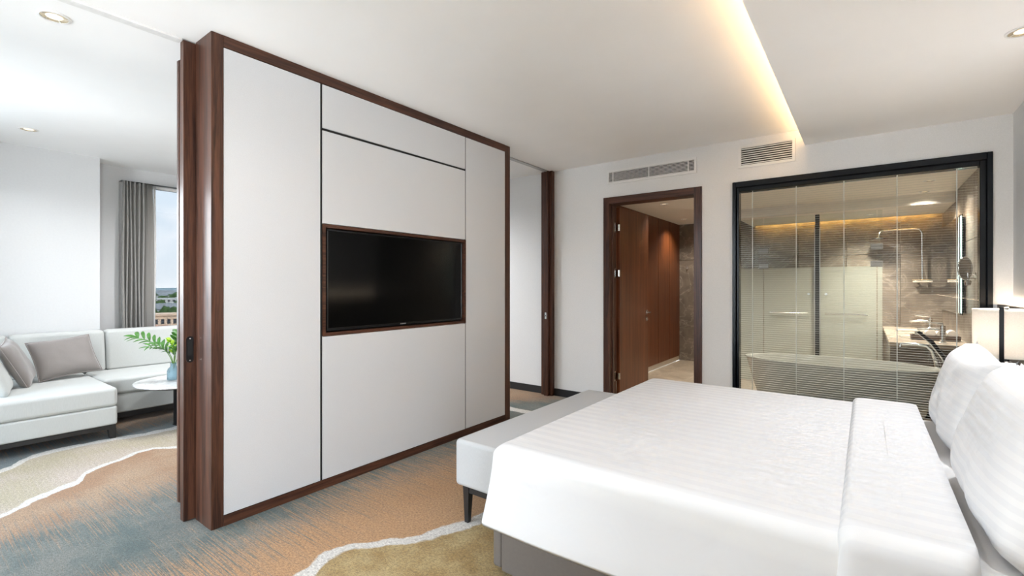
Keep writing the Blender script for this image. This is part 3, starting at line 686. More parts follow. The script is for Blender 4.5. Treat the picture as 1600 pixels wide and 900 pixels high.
# duvet: rings from hem to the top, then closing on the top
def drape(name, x0, x1, y0, y1, zt, hem, mat, parent, rad, flare, ix, seed, cr=0.07, wob=0.010, thick=True):
    bm = bmesh.new(); rings = []
    def ring(ox, oy, z, r, amp):
        R_ = rr_ring(bm, x0 - ox, x1 + ox * (1 if not ix else 0.12), y0 - oy, y1 + oy, r, z)
        for v in R_:
            nn = mnoise.noise(Vector((v.co.x * 2.3 + seed, v.co.y * 2.3, v.co.z * 1.1)))
            d = Vector((v.co.x - (x0 + x1) / 2, v.co.y - (y0 + y1) / 2, 0)).normalized()
            v.co += d * nn * amp
            if z < zt - rad * 1.2: v.co.z += 0.012 * mnoise.noise(Vector((v.co.x * 1.7, v.co.y * 1.7, seed))) * min(1, amp / max(wob, 1e-6))
        rings.append(R_)
    ring(flare * 0.93, flare * 0.93, hem + 0.008, cr, wob)
    ring(flare, flare, hem, cr, wob)
    ring(flare, flare, hem + 0.012, cr, wob)
    for k in range(1, 6):
        f = k / 5; z = hem + 0.012 + (zt - rad - hem - 0.012) * f
        ring(flare * (1 - f) ** 1.3, flare * (1 - f) ** 1.3, z, cr, wob * (1 - 0.6 * f))
    for k in range(1, 8):
        a = PI / 2 * k / 7
        o_ = -rad * (1 - math.cos(a)); ring(o_ * (ix or 1.0), o_, zt - rad + rad * math.sin(a), cr, 0.002)
    n = len(rings[-1])
    X0, X1 = x0 + rad * (ix or 1.0), x1 - rad * (ix or 1.0) if not ix else x1 - rad * ix; Y0_, Y1_ = y0 + rad, y1 - rad
    steps = 9; half = min(X1 - X0, Y1_ - Y0_) / 2 - 0.012
    pf = puff(0.007, 2.1, seed)
    for k in range(1, steps + 1):
        q = half * k / steps
        rings.append(rr_ring(bm, X0 + q, X1 - q, Y0_ + q, Y1_ - q, max(0.005, cr * (1 - k / steps)), zt, zf=lambda x, y, f=min(1, k / 2): f * pf(x, y)))
    ringskin(bm, rings)
    bm.faces.new(rings[-1])
    return finish(name, bm, mat, parent, True, 180)
dv = drape('duvet', BXF, 0.13, BYN - 0.03, BYE, 0.615, 0.275, 'duvet_cotton', bed, 0.055, 0.035, None, 3.1, 0.035)
fold = drape('duvet_fold', -0.065, 0.225, BYN - 0.045, BYE + 0.012, 0.645, 0.262, 'duvet_cotton', bed, 0.065, 0.040, 0.4, 8.7, 0.04)
fold['label'] = 'turned-back top edge of the striped duvet'

# pillow mesh in local space: width along x, height along y, thickness along z
def pillow_mesh(wd, ht, th, pinch=0.045, n=22, seed=0.0, wr=0.006, pw=0.42, top=0.07):
    bm = bmesh.new(); uv = bm.loops.layers.uv.new('UVMap'); G = {}
    for side in (1, -1):
        for i in range(n + 1):
            for j in range(n + 1):
                u, v = i / n * 2 - 1, j / n * 2 - 1
                edge = i in (0, n) or j in (0, n)
                if edge and side == -1: G[side, i, j] = G[1, i, j]; continue
                x = u * wd / 2 * (1 - pinch * (1 - v * v) * abs(u) ** 3 ); y = v * ht / 2 * (1 - (top if v > 0 else pinch * 1.4) * (1 - u * u) * abs(v) ** 3)
                z = 0 if edge else side * th / 2 * ((1 - u ** 4) * (1 - v ** 4)) ** pw
                if not edge:
                    z += wr * side * mnoise.noise(Vector((x * 7 + seed, y * 7, side))) + 0.4 * wr * mnoise.noise(Vector((x * 18 + seed, y * 18, side * 3)))
                G[side, i, j] = bm.verts.new((x, y, z))
    for side in (1, -1):
        for i in range(n):
            for j in range(n):
                q = [G[side, i, j], G[side, i + 1, j], G[side, i + 1, j + 1], G[side, i, j + 1]]
                if side == -1: q.reverse()
                try: f = bm.faces.new(q)
                except ValueError: continue
                for l in f.loops: l[uv].uv = (l.vert.co.x, l.vert.co.y)
    rim = [G[1, i, 0].co.copy() for i in range(n + 1)] + [G[1, n, j].co.copy() for j in range(1, n + 1)] + [G[1, i, n].co.copy() for i in range(n - 1, -1, -1)] + [G[1, 0, j].co.copy() for j in range(n - 1, 0, -1)]
    return bm, rim
def pillow(name, label, cat, M, wd, ht, th, mat, group=None, piping=None, seed=0.0, pinch=0.045, wr=0.006, flange=False, sag=0.0, pw=0.42, top=0.07):
    bm, rim = pillow_mesh(wd, ht, th, pinch, seed=seed, wr=wr, pw=pw, top=top)
    base = M.translation.copy()
    root = thing(name, label, cat, base, group)
    for v in bm.verts:
        v.co.z -= sag * (v.co.x / wd * 2) ** 2
        v.co = M @ v.co
    finish('cover', bm, mat, root, True, 180)
    if piping:
        bm = bmesh.new()
        pts = [M @ Vector((p.x, p.y, p.z - sag * (p.x / wd * 2) ** 2)) for p in rim]
        add_tube(bm, pts + [pts[0]], 0.0045, 6, False)
        finish('piping', bm, piping, root, True, 180)
    return root
def frame_mat(loc, xdir, ydir):
    x = Vector(xdir).normalized(); y = Vector(ydir); y = (y - x * y.dot(x)).normalized(); z = x.cross(y)
    return Matrix(((x.x, y.x, z.x, loc[0]), (x.y, y.y, z.y, loc[1]), (x.z, y.z, z.z, loc[2]), (0, 0, 0, 1)))
PG = 'white pillows against the bed head'
pillow('pillow', 'plump white striped pillow nearest the camera on the bed', 'pillow', frame_mat((0.385, 2.08, 0.797), (0, -1, 0), (0.32, 0, 1)), 0.84, 0.46, 0.23, 'pillow_cotton', PG, seed=1.3, wr=0.010, top=0.16)
pillow('pillow', 'white striped pillow on the bed beside the lit lamp', 'pillow', frame_mat((0.395, 2.995, 0.797), (0, -1, 0.0), (0.32, 0, 1)), 0.84, 0.46, 0.22, 'pillow_cotton', PG, seed=5.1, wr=0.010, top=0.40)
pillow('pillow', 'white pillow mostly hidden behind the nearest bed pillow', 'pillow', frame_mat((0.635, 2.00, 0.795), (0, -1, 0), (0.22, 0, 1)), 0.82, 0.44, 0.16, 'pillow_cotton', PG, seed=9.4)

# headboard
hb = thing('headboard', 'grey-brown wooden headboard ledge with a warm light strip on top', 'headboard', (0.8, 2.8, 0))
box('panel', 0.765, XR - 0.001, 0.4, D - 0.002, 0.0005, 1.135, 'headboard_wood', hb)
box('ledge', 0.750, XR - 0.001, 0.4, D - 0.002, 1.136, 1.165, 'headboard_wood', hb, 0.002, 1)
glow('headboard_led', (1.0, 0.80, 0.58), 14.0)
st_ = box('light_strip', 0.805, 0.815, 0.45, D - 0.01, 1.1655, 1.170, 'cord_white', hb); st_.data.materials[0] = MATS['headboard_led']

# nightstand and lamp
ns = thing('nightstand', 'dark brown bedside cabinet behind the far side of the bed', 'nightstand', (0.56, 3.92, 0))
box('body', 0.36, 0.748, 3.545, 4.20, 0.06, 0.46, 'walnut_vertical', ns, 0.004, 1)
box('top', 0.345, 0.749, 3.53, 4.215, 0.461, 0.49, 'walnut_rail', ns, 0.004, 1)
dr = box('drawer', 0.348, 0.359, 3.56, 4.185, 0.27, 0.44, 'walnut_rail', ns); box('knob', 0.330, 0.348, 3.90, 3.94, 0.35, 0.362, 'brass', dr)
for y in (3.58, 4.16):
    for x in (0.40, 0.71): box('leg', x - 0.015, x + 0.015, y - 0.015, y + 0.015, 0.0005, 0.06, 'black_wood', ns)
LXc, LYc = 0.585, 3.52
def lamp(x, y, zb, label):
    l = thing('bedside_lamp', label, 'lamp', (x, y, zb))
    lathe('base', [(0.075, zb + 0.0005), (0.075, zb + 0.016), (0.070, zb + 0.020)], x, y, 'black_metal', l, 32)
    tube('stem', [(x, y, zb + 0.02), (x, y, 0.99)], 0.012, 'black_metal', l, 14)
    sh = lathe('lamp_shade', [(0.134, 0.917), (0.134, 1.170), (0.1315, 1.170), (0.1315, 0.917)], x, y, 'lamp_shade_cloth', l, 56, close=True)
    for z in (0.920, 1.167): lathe('shade_rim', [(0.1352, z - 0.004), (0.1352, z + 0.004), (0.1306, z + 0.004), (0.1306, z - 0.004)], x, y, 'lamp_linen', sh, 56, close=True)
    dx, dy = -0.28, -0.96
    q = 0.146
    bm = bmesh.new()
    tx, ty = -dy, dx
    def bar(a, c, hw, ht):
        a, c = Vector(a), Vector(c); d = (c - a).normalized(); s_ = Vector((tx, ty, 0)); n_ = d.cross(s_)
        vsb = [bm.verts.new(p + s_ * i * hw + n_ * j * ht) for p in (a, c) for i, j in ((-1, -1), (1, -1), (1, 1), (-1, 1))]
        for f in ((0, 1, 2, 3), (7, 6, 5, 4), (0, 4, 5, 1), (1, 5, 6, 2), (2, 6, 7, 3), (3, 7, 4, 0)): bm.faces.new([vsb[k] for k in f])
    bar((x + dx * q, y + dy * q, 0.835), (x + dx * q, y + dy * q, 1.183), 0.009, 0.004)
    bar((x + dx * (q + 0.004), y + dy * (q + 0.004), 1.183), (x, y, 1.183), 0.009, 0.004)
    bar((x + dx * (q + 0.004), y + dy * (q + 0.004), 0.835), (x, y, 0.835), 0.009, 0.004)
    bar((x, y, 1.183), (x, y, 1.170), 0.009, 0.009)
    finish('strap', bm, 'black_metal', l)
    lathe('collar', [(0.022, 0.820), (0.022, 0.885), (0.016, 0.89)], x, y, 'black_metal', l, 20)
    for k, (u, zz) in enumerate(((-0.05, 0.870), (0.02, 0.845))):
        px, py = x + tx * u + dx * 0.04, y + ty * u + dy * 0.04
        tube('switch_knob', [(px, py, zz), (px + dx * 0.05, py + dy * 0.05, zz)], 0.007, 'brass', l)
        tube('switch_arm', [(x, y, zz), (px, py, zz)], 0.005, 'black_metal', l)
    L = bpy.data.lights.new('bulb', 'POINT'); L.energy = 2.4; L.color = (1, 0.91, 0.80); L.shadow_soft_size = 0.035
    o = bpy.data.objects.new('bulb', L); COL.objects.link(o); o.parent = l; o.location = (0, 0, 1.03 - zb)
    return l
lamp(0.608, 3.64, 0.49, 'lit bedside lamp with white drum shade and black strap')

# ------------------------------------------------------------------ bench at the foot of the bed
bn = thing('bench', 'long grey upholstered bench on black tapered legs at the bed foot', 'bench', (-1.58, 2.64, 0))
def soft_box(name, x0, x1, y0, y1, z0, z1, mat, parent, bev=0.025, bul=0.008, seg=4):
    bm = bmesh.new()
    r = bmesh.ops.create_cube(bm, size=1.0)
    for v in bm.verts: v.co = Vector(((x0 + x1) / 2 + v.co.x * (x1 - x0), (y0 + y1) / 2 + v.co.y * (y1 - y0), (z0 + z1) / 2 + v.co.z * (z1 - z0)))
    bmesh.ops.bevel(bm, geom=bm.edges[:], offset=bev, segments=seg, profile=0.5, affect='EDGES')
    return harden(finish(name, bm, mat, parent, True, 60))
soft_box('seat', -1.797, -1.372, 1.875, 3.42, 0.212, 0.463, 'bench_linen', bn, 0.022)
box('rail', -1.765, -1.39, 1.915, 1.945, 0.168, 0.211, 'black_wood', bn)
box('rail', -1.765, -1.39, 3.355, 3.385, 0.168, 0.211, 'black_wood', bn)
box('long_rail', -1.765, -1.735, 1.9455, 3.3545, 0.180, 0.211, 'black_wood', bn)
def tapered_leg(name, cx, cy, zt, zb, wt, wb, mat, parent, sxn=0, syn=0):
    bm = bmesh.new()
    a = [bm.verts.new((cx + i * wb + sxn, cy + j * wb + syn, zb)) for i, j in ((-1, -1), (1, -1), (1, 1), (-1, 1))]
    c = [bm.verts.new((cx + i * wt, cy + j * wt, zt)) for i, j in ((-1, -1), (1, -1), (1, 1), (-1, 1))]
    bm.faces.new(a); bm.faces.new(c)
    for k in range(4): bm.faces.new((a[k], a[(k + 1) % 4], c[(k + 1) % 4], c[k]))
    return finish(name, bm, mat, parent)
for cx, sx_ in ((-1.748, -0.004), (-1.408, 0.004)):
    for cy in (1.930, 3.370): tapered_leg('leg', cx, cy, 0.2115, 0.0005, 0.021, 0.012, 'black_wood', bn, sx_, 0)

# ------------------------------------------------------------------ sofa
sf = thing('sofa', 'pale linen corner sofa with chaise and low black legs', 'sofa', (-5.9, 1.6, 0))
SZ = 0.43
CHX, S2X, BKX = -5.115, -5.62, -6.28
SY0, SYM, SY1 = -0.35, 1.205, 3.3
soft_box('chaise_base', XL1 + 0.02, CHX - 0.005, SY0, SYM, 0.115, 0.272, 'sofa_linen', sf, 0.018)
soft_box('chaise_cushion', BKX - 0.005, CHX, SY0 + 0.005, SYM + 0.002, 0.2725, SZ, 'sofa_linen', sf, 0.03)
soft_box('seat_base', XL1 + 0.02, S2X - 0.02, SYM + 0.001, SY1, 0.095, 0.272, 'sofa_linen', sf, 0.018)
soft_box('seat_cushion', BKX - 0.005, S2X, SYM + 0.004, SY1 - 0.005, 0.2725, SZ, 'sofa_linen', sf, 0.035)
def back_cushion(y0, y1):
    o = soft_box('back_cushion', -6.44, BKX, y0, y1, SZ - 0.02, 0.835, 'sofa_linen', sf, 0.035)
    for v in o.data.vertices:
        v.co.x -= 0.05 * max(0, (v.co.z - 0.5)) / 0.33
    return o
back_cushion(0.70, 1.385); back_cushion(1.392, 2.25); back_cushion(2.257, 3.28); back_cushion(-0.34, 0.693)
box('plinth_rail', CHX - 0.03, CHX - 0.008, SY0 + 0.02, SYM - 0.012, 0.082, 0.1145, 'black_wood', sf)
box('plinth_rail', CHX - 0.6, CHX - 0.031, SYM - 0.03, SYM - 0.010, 0.082, 0.1145, 'black_wood', sf)
box('plinth_rail', S2X - 0.06, S2X - 0.03, SYM + 0.005, SY1 - 0.02, 0.045, 0.0945, 'black_wood', sf)
prism('leg', [(SYM - 0.062, 0.083), (SYM - 0.01, 0.083), (SYM - 0.012, 0.0005), (SYM - 0.050, 0.0005)], 'X', CHX - 0.055, CHX - 0.008, 'black_wood', sf)
prism('leg', [(SY0 + 0.062, 0.083), (SY0 + 0.01, 0.083), (SY0 + 0.012, 0.0005), (SY0 + 0.050, 0.0005)], 'X', CHX - 0.055, CHX - 0.008, 'black_wood', sf)
prism('leg', [(SY1 - 0.062, 0.0945), (SY1 - 0.01, 0.0945), (SY1 - 0.012, 0.0005), (SY1 - 0.050, 0.0005)], 'X', S2X - 0.08, S2X - 0.03, 'black_wood', sf)
prism('leg', [(SYM + 0.03, 0.0945), (SYM + 0.08, 0.0945), (SYM + 0.07, 0.0005), (SYM + 0.035, 0.0005)], 'X', S2X - 0.08, S2X - 0.03, 'black_wood', sf)
for y in (SY0 + 0.05, 1.5, SY1 - 0.05): box('leg', -6.40, -6.36, y - 0.02, y + 0.02, 0.0005, 0.1, 'black_wood', sf)

CG = 'scatter cushions on the sofa'
pillow('cushion', 'taupe scatter cushion with piped edge leaning flat against the sofa back', 'cushion', frame_mat((-6.04, 1.03, 0.625), (-0.16, 1, 0.09), (-0.62, -0.05, 1)), 0.46, 0.40, 0.13, 'cushion_taupe', CG, 'piping_taupe', 2.0, 0.06, 0.008, pw=0.6)
pillow('cushion', 'taupe scatter cushion turned sideways between the other two sofa cushions', 'cushion', frame_mat((-5.92, 0.70, 0.625), (-1, 0.20, 0.10), (-0.15, -0.42, 1)), 0.46, 0.42, 0.12, 'cushion_taupe', CG, 'piping_taupe', 4.0, 0.06, 0.008, pw=0.6)
pillow('cushion', 'pale linen cushion cut off by the left edge of the picture', 'cushion', frame_mat((-5.60, 0.53, 0.60), (-1, 0.15, 0.0), (0, -0.45, 1)), 0.50, 0.40, 0.12, 'sofa_linen', CG, None, 6.0, 0.05, 0.005, pw=0.5)

# coffee table, vase, foliage
TX, TY, TZ, TR = -5.20, 1.72, 0.405, 0.385
ct = thing('coffee_table', 'round white marble side table on a black cylinder leg', 'table', (TX, TY, 0))
lathe('table_top', [(TR - 0.03, TZ - 0.024), (TR - 0.004, TZ - 0.016), (TR, TZ - 0.008), (TR - 0.004, TZ)], TX, TY, 'marble_white', ct, 64)
lathe('under_plate', [(TR - 0.05, TZ - 0.034), (TR - 0.05, TZ - 0.0245)], TX, TY, 'black_metal', ct, 48)
lathe('leg', [(0.072, 0.006), (0.072, TZ - 0.0345)], TX + 0.03, TY - 0.02, 'black_metal', ct, 36)
lathe('foot_plate', [(0.080, 0.0005), (0.080, 0.0055)], TX + 0.03, TY - 0.02, 'black_metal', ct, 36)
VX, VY = -5.26, 1.655
vz = TZ + 0.001
va = thing('vase', 'blue textured glass vase holding green foliage on the marble table', 'vase', (VX, VY, vz))
lathe('glass_body', [(0.001, vz), (0.046, vz), (0.052, vz + 0.006), (0.052, vz + 0.085), (0.045, vz + 0.105), (0.026, vz + 0.125), (0.024, vz + 0.15), (0.030, vz + 0.158), (0.027, vz + 0.158), (0.020, vz + 0.148), (0.021, vz + 0.125), (0.040, vz + 0.104), (0.047, vz + 0.083), (0.047, vz + 0.010), (0.001, vz + 0.008)], VX, VY, 'vase_glass', va, 36, cap=False)
def leaf_mesh(bm, base, tip, width, normal, droop=0.15, n=7):
    base, tip = Vector(base), Vector(tip); d = tip - base; L = d.length; d.normalize()
    nrm = (Vector(normal) - d * Vector(normal).dot(d)).normalized(); s_ = d.cross(nrm)
    prev = None
    for k in range(n + 1):
        f = k / n; wv_ = width * math.sin(PI * min(1, f * 0.93 + 0.04)) ** 0.75
        c_ = base + d * L * f + nrm * (droop * L * (math.sin(PI * f) * 0.6 - f * f * 0.3))
        row = [bm.verts.new(c_ - s_ * wv_ + nrm * wv_ * 0.35), bm.verts.new(c_), bm.verts.new(c_ + s_ * wv_ + nrm * wv_ * 0.35)]
        if prev:
            for q in range(2): bm.faces.new((prev[q], prev[q + 1], row[q + 1], row[q]))
        prev = row
fg = thing('foliage', 'spray of glossy split green leaves in the blue vase', 'foliage', (VX, VY, vz + 0.16))
RT = Vector((0.8, 0.6, 0)); UPV = Vector((0, 0, 1)); TOC = Vector((0.94, -0.34, 0))
def frond(ctrl, nl, ll, wd_, mat='leaf_green'):
    P = [Vector(p) for p in ctrl]
    def bez(f):
        a, b_, c_ = P; return a * (1 - f) ** 2 + b_ * 2 * f * (1 - f) + c_ * f * f
    pts = [bez(k / 12) for k in range(13)]
    stm = tube('stem', pts, [0.004 - 0.0022 * k / 12 for k in range(13)], 'stem_green', fg, 6)
    for k in range(nl):
        f = 0.42 + 0.56 * k / max(1, nl - 1)
        p = bez(f); tg = (bez(min(1, f + .02)) - bez(f - .02)).normalized()
        sd_ = tg.cross(Vector((0.3, -0.25, 0.92))).normalized()
        for sgn in (-1, 1):
            q = p + (tg * 0.62 + sd_ * sgn * 0.75 + UPV * 0.12).normalized() * ll * (1.15 - 0.35 * abs(f - 0.7)) * random.uniform(0.85, 1.1)
            bm = bmesh.new(); leaf_mesh(bm, p, q, wd_ * random.uniform(0.85, 1.15), (0.2, -0.3, 0.9), 0.18)
            finish('leaf', bm, mat, fg, True, 180)
    bm = bmesh.new(); leaf_mesh(bm, P[2], P[2] + (P[2] - P[1]).normalized() * ll * 1.0, wd_ * 1.3, (0.2, -0.3, 0.9), 0.1); finish('leaf', bm, mat, fg, True, 180)
b0 = Vector((VX, VY, vz + 0.10))
frond([b0, b0 + UPV * 0.24 - RT * 0.02, b0 - RT * 0.34 + UPV * 0.30 + TOC * 0.06], 7, 0.115, 0.016)
frond([b0, b0 + UPV * 0.22 + RT * 0.00, b0 - RT * 0.20 + UPV * 0.22 + TOC * 0.14], 6, 0.09, 0.011)
frond([b0, b0 + UPV * 0.22 + RT * 0.03, b0 + RT * 0.05 + UPV * 0.32 - TOC * 0.05], 5, 0.085, 0.022)
frond([b0, b0 + UPV * 0.20 + RT * 0.03, b0 - RT * 0.03 + UPV * 0.26 + TOC * 0.06], 4, 0.06, 0.018, 'leaf_lime')
frond([b0, b0 + UPV * 0.22 + RT * 0.06, b0 + RT * 0.26 + UPV * 0.28], 6, 0.085, 0.02)
frond([b0, b0 + UPV * 0.20 + RT * 0.01, b0 + RT * 0.02 + UPV * 0.22 + TOC * 0.10], 4, 0.07, 0.018)

# curtain
cu = thing('curtain', 'grey pleated curtain hanging at the left of the tall window', 'curtain', (-6.72, 1.75, 0.1))
def curtain_sheet(name, y0, y1, xc, amp, waves, mat, z0=0.10, z1=2.484, tail=0.0):
    bm = bmesh.new(); n = waves * 14; m_ = 10; G = []
    for j in range(m_ + 1):
        z = z0 + (z1 - z0) * j / m_; row = []
        for i in range(n + 1):
            f = i / n; ph = 2 * PI * waves * f + 0.5 * math.sin(7 * f)
            a = amp * (1.0 + 0.25 * math.sin(5.3 * f * waves)) * (0.75 + 0.25 * (1 - j / m_))
            yy = y0 + (y1 - y0) * f + 0.006 * math.sin(3 * z + 9 * f) - tail * f * (j / m_ - 0.5)
            row.append(bm.verts.new((xc + a * math.sin(ph), yy + 0.25 * a * math.sin(2 * ph), z)))
        G.append(row)
    for j in range(m_):
        for i in range(n): bm.faces.new((G[j][i], G[j][i + 1], G[j + 1][i + 1], G[j + 1][i]))
    o = finish(name, bm, mat, cu, True, 180)
    md = o.modifiers.new('thickness', 'SOLIDIFY'); md.thickness = 0.003
    return o
curtain_sheet('drape', 1.618, 1.835, -6.725, 0.046, 6, 'curtain_grey')
curtain_sheet('return_panel', 1.840, 1.925, -6.745, 0.012, 1, 'curtain_grey', tail=0.02)
curtain_sheet('lining', 1.925, 1.945, -6.765, 0.006, 1, 'curtain_lining')
box('rail', -6.775, -6.70, 1.61, 4.5, 2.4845, 2.4865, 'black_metal', cu)

# ------------------------------------------------------------------ bathroom fittings
tb = thing('bathtub', 'white oval freestanding bathtub behind the bathroom glass', 'bathtub', (-0.25, 5.52, 0))
TBX, TBY = -0.235, 5.50
lathe('shell', [(0.30, 0.0005), (0.56, 0.0005), (0.62, 0.05), (0.71, 0.30), (0.775, 0.545), (0.790, 0.560), (0.788, 0.570), (0.745, 0.570), (0.735, 0.560), (0.68, 0.30), (0.60, 0.14), (0.45, 0.10), (0.001, 0.095)], TBX, TBY, 'ceramic', tb, 72, 1.0, 0.47, cap=True)
lathe('drain', [(0.03, 0.0975), (0.03, 0.100), (0.001, 0.101)], TBX, TBY, 'chrome', tb, 20, cap=False)
tf = thing('tub_faucet', 'chrome floor-standing tub filler with a slanted hand shower', 'faucet', (0.53, 5.62, 0))
FX, FY = 0.50, 5.78
lathe('floor_flange', [(0.05, 0.0005), (0.05, 0.012), (0.03, 0.02)], FX + 0.04, FY, 'chrome', tf, 24)
tube('column', [(FX + 0.04, FY, 0.02), (FX + 0.04, FY, 0.45), (FX + 0.02, FY, 0.60), (FX - 0.01, FY, 0.70)], [0.022, 0.022, 0.024, 0.02], 'chrome', tf, 16)
tube('spout', [(FX - 0.005, FY, 0.695), (FX - 0.05, FY, 0.742), (FX - 0.12, FY, 0.750), (FX - 0.24, FY, 0.748)], [0.02, 0.017, 0.014, 0.013], 'chrome', tf, 14)
tube('spout_lip', [(FX - 0.235, FY, 0.748), (FX - 0.240, FY, 0.720)], 0.013, 'chrome', tf, 14)
bm = bmesh.new()
prof = [(FX + 0.10, 0.55), (FX + 0.055, 0.66), (FX - 0.02, 0.78), (FX - 0.115, 0.875)]
add_tube(bm, [(a, FY - 0.05, z) for a, z in prof], [0.013, 0.018, 0.020, 0.014], 12); finish('hand_shower', bm, 'black_metal', tf, True, 60)
tube('hand_shower_edge', [(a - 0.012, FY - 0.066, z - 0.006) for a, z in prof], [0.005, 0.007, 0.007, 0.005], 'chrome', tf, 8)
tube('cradle', [(FX + 0.045, FY, 0.60), (FX + 0.07, FY - 0.045, 0.615)], 0.01, 'chrome', tf)
tube('lever', [(FX + 0.03, FY - 0.02, 0.62), (FX - 0.04, FY - 0.05, 0.625)], 0.007, 'chrome', tf)

vn = thing('vanity', 'brown stone vanity counter along the bathroom side wall', 'vanity', (0.48, 7.1, 0))
box('counter', 0.187, XR - 0.029, 6.05, 8.34, 0.69, 0.735, 'stone_beige', vn, 0.003, 1)
box('cabinet', 0.195, XR - 0.029, 6.07, 8.34, 0.10, 0.689, 'stone_brown', vn)
box('plinth', 0.22, XR - 0.03, 6.12, 8.33, 0.0005, 0.099, 'gap_black', vn)
for y in (6.75, 7.65):
    lathe('basin_rim', [(0.20, 0.7355), (0.20, 0.742), (0.18, 0.742), (0.17, 0.7355)], 0.45, y, 'ceramic', vn, 32, 0.8, 1.1, close=True)
def tap(x, y, label):
    z = 0.736
    f = thing('basin_faucet', label, 'faucet', (x, y, z), 'chrome basin taps')
    lathe('flange', [(0.03, z), (0.03, z + 0.008), (0.024, z + 0.012)], x, y, 'chrome', f, 20)
    tube('body', [(x, y, z + 0.012), (x, y, z + 0.17)], 0.022, 'chrome', f, 16)
    tube('spout', [(x, y, z + 0.13), (x - 0.10, y, z + 0.135), (x - 0.19, y, z + 0.125)], [0.016, 0.014, 0.012], 'chrome', f, 12)
    tube('lever', [(x, y, z + 0.17), (x, y, z + 0.19), (x - 0.14, y, z + 0.20)], 0.008, 'chrome', f, 10)
tap(0.60, 6.20, 'chrome tap on the near end of the vanity counter')
tap(0.62, 7.55, 'chrome tap further back on the vanity counter')
ty = thing('amenity_tray', 'dark wooden tray holding rolled towels on the vanity', 'tray', (0.62, 6.75, 0.743))
boxes('tray_body', [(0.38, 0.76, 6.44, 6.62, 0.745, 0.753), (0.38, 0.76, 6.44, 6.452, 0.753, 0.785), (0.38, 0.76, 6.608, 6.62, 0.753, 0.785), (0.38, 0.392, 6.452, 6.608, 0.753, 0.785), (0.748, 0.76, 6.452, 6.608, 0.753, 0.785)], 'tray_brown', ty)
for k, x in enumerate((0.535, 0.62, 0.70)):
    tw = tag(tube('rolled_towel', [(x, 6.455, 0.803), (x, 6.605, 0.803)], 0.040, 'towel_white', None, 16), ('leftmost', 'middle', 'rightmost')[k] + ' rolled white towel in the tray on the vanity', 'towel', 'rolled towels on the vanity')
tm_ = tag(lathe('tumbler', [(0.03, 0.7545), (0.034, 0.82), (0.031, 0.82), (0.028, 0.758)], 0.445, 6.53, 'ceramic', None, 20, close=True), 'small white cup in the tray beside the towels', 'cup')

mr = thing('vanity_mirror', 'wall mirror with lit vertical edges above the vanity', 'mirror', (0.79, 7.5, 1.0))
box('glass', 0.772, 0.778, 6.62, 8.30, 1.0, 2.02, 'mirror', mr)
box('back_box', 0.779, XR - 0.0275, 6.64, 8.28, 1.02, 2.0, 'bath_mirror_edge', mr)
box('edge_frame', 0.765, 0.778, 6.595, 6.62, 1.0, 2.02, 'bath_mirror_edge', mr)
glow('mirror_led', (0.72, 1.0, 0.94), 1.2)
for a in (6.622, 6.50):
    s_ = box('light_line', 0.764, 0.7715, a, a + 0.012, 1.02, 2.0, 'cord_white', mr); s_.data.materials[0] = MATS['mirror_led']
box('side_panel', 0.772, 0.778, 6.50, 6.594, 1.0, 2.02, 'bath_mirror_edge', mr)
mm = thing('shaving_mirror', 'round chrome shaving mirror on a folding wall arm', 'mirror', (0.75, 5.75, 1.4))
mx_, my_, mz_ = 0.70, 5.72, 1.45
lathe('wall_rose', [(0.04, 0), (0.04, 0.012), (0.02, 0.018)], 0, 0, 'chrome', mm, 20)
mm.children[0].matrix_parent_inverse = Matrix(); mm.children[0].rotation_euler = (0, -PI / 2, 0); mm.children[0].location = Vector((XR - 0.0275, 5.90, 1.38)) - Vector((0.75, 5.75, 1.4))
tube('arm', [(XR - 0.045, 5.90, 1.395), (0.72, 5.84, 1.395), (0.72, 5.745, 1.395)], 0.006, 'chrome', mm)
tube('arm', [(XR - 0.045, 5.90, 1.365), (0.72, 5.84, 1.365), (0.72, 5.745, 1.365)], 0.006, 'chrome', mm)
tube('pivot', [(0.72, 5.742, 1.35), (0.72, 5.742, 1.41)], 0.010, 'chrome', mm)
bm = bmesh.new()
ring_pts = [(mx_ + 0.095 * math.cos(2 * PI * k / 28) * 0.5, my_ + 0.095 * math.cos(2 * PI * k / 28) * 0.5, mz_ + 0.095 * math.sin(2 * PI * k / 28)) for k in range(29)]
add_tube(bm, ring_pts, 0.007, 8, False); finish('rim', bm, 'chrome', mm, True, 180)
bm = bmesh.new(); bm.faces.new([bm.verts.new(p) for p in ring_pts[:-1]])
o = finish('mirror_glass', bm, 'mirror', mm); o.modifiers.new('thickness', 'SOLIDIFY').thickness = 0.003
lathe('lower_cup', [(0.018, 1.30), (0.026, 1.335), (0.018, 1.345)], 0.72, 5.742, 'chrome', mm, 18)

# shower enclosure
sh = thing('shower_enclosure', 'glass shower enclosure with frosted lower doors and steel handles', 'shower', (-0.5, 7.2, 0))
SYG = 7.14
def glass(name, x0, x1, y0, y1, z0, z1, mat, parent): return box(name, x0, x1, y0, y1, z0, z1, mat, parent)
for (a, c, nm) in [(-1.40, -1.108, 'fixed_panel'), (-1.098, -0.525, 'door'), (-0.462, 0.103, 'door'), (0.113, 0.158, 'fixed_panel')]:
    p = glass(nm, a, c, SYG - 0.004, SYG + 0.004, 1.53, 2.20, 'shower_glass', sh)
    glass('frosted_band', a, c, SYG - 0.004, SYG + 0.004, 0.012, 1.529, 'frosted_glass', p)
box('post', -0.517, -0.470, SYG - 0.02, SYG + 0.05, 0.001, 2.20, 'bath_mirror_edge', sh)
box('post_trim', -0.524, -0.5175, SYG - 0.024, SYG + 0.01, 0.001, 2.03, 'steel', sh)
box('post_trim', -0.4695, -0.463, SYG - 0.024, SYG + 0.01, 0.001, 2.03, 'steel', sh)
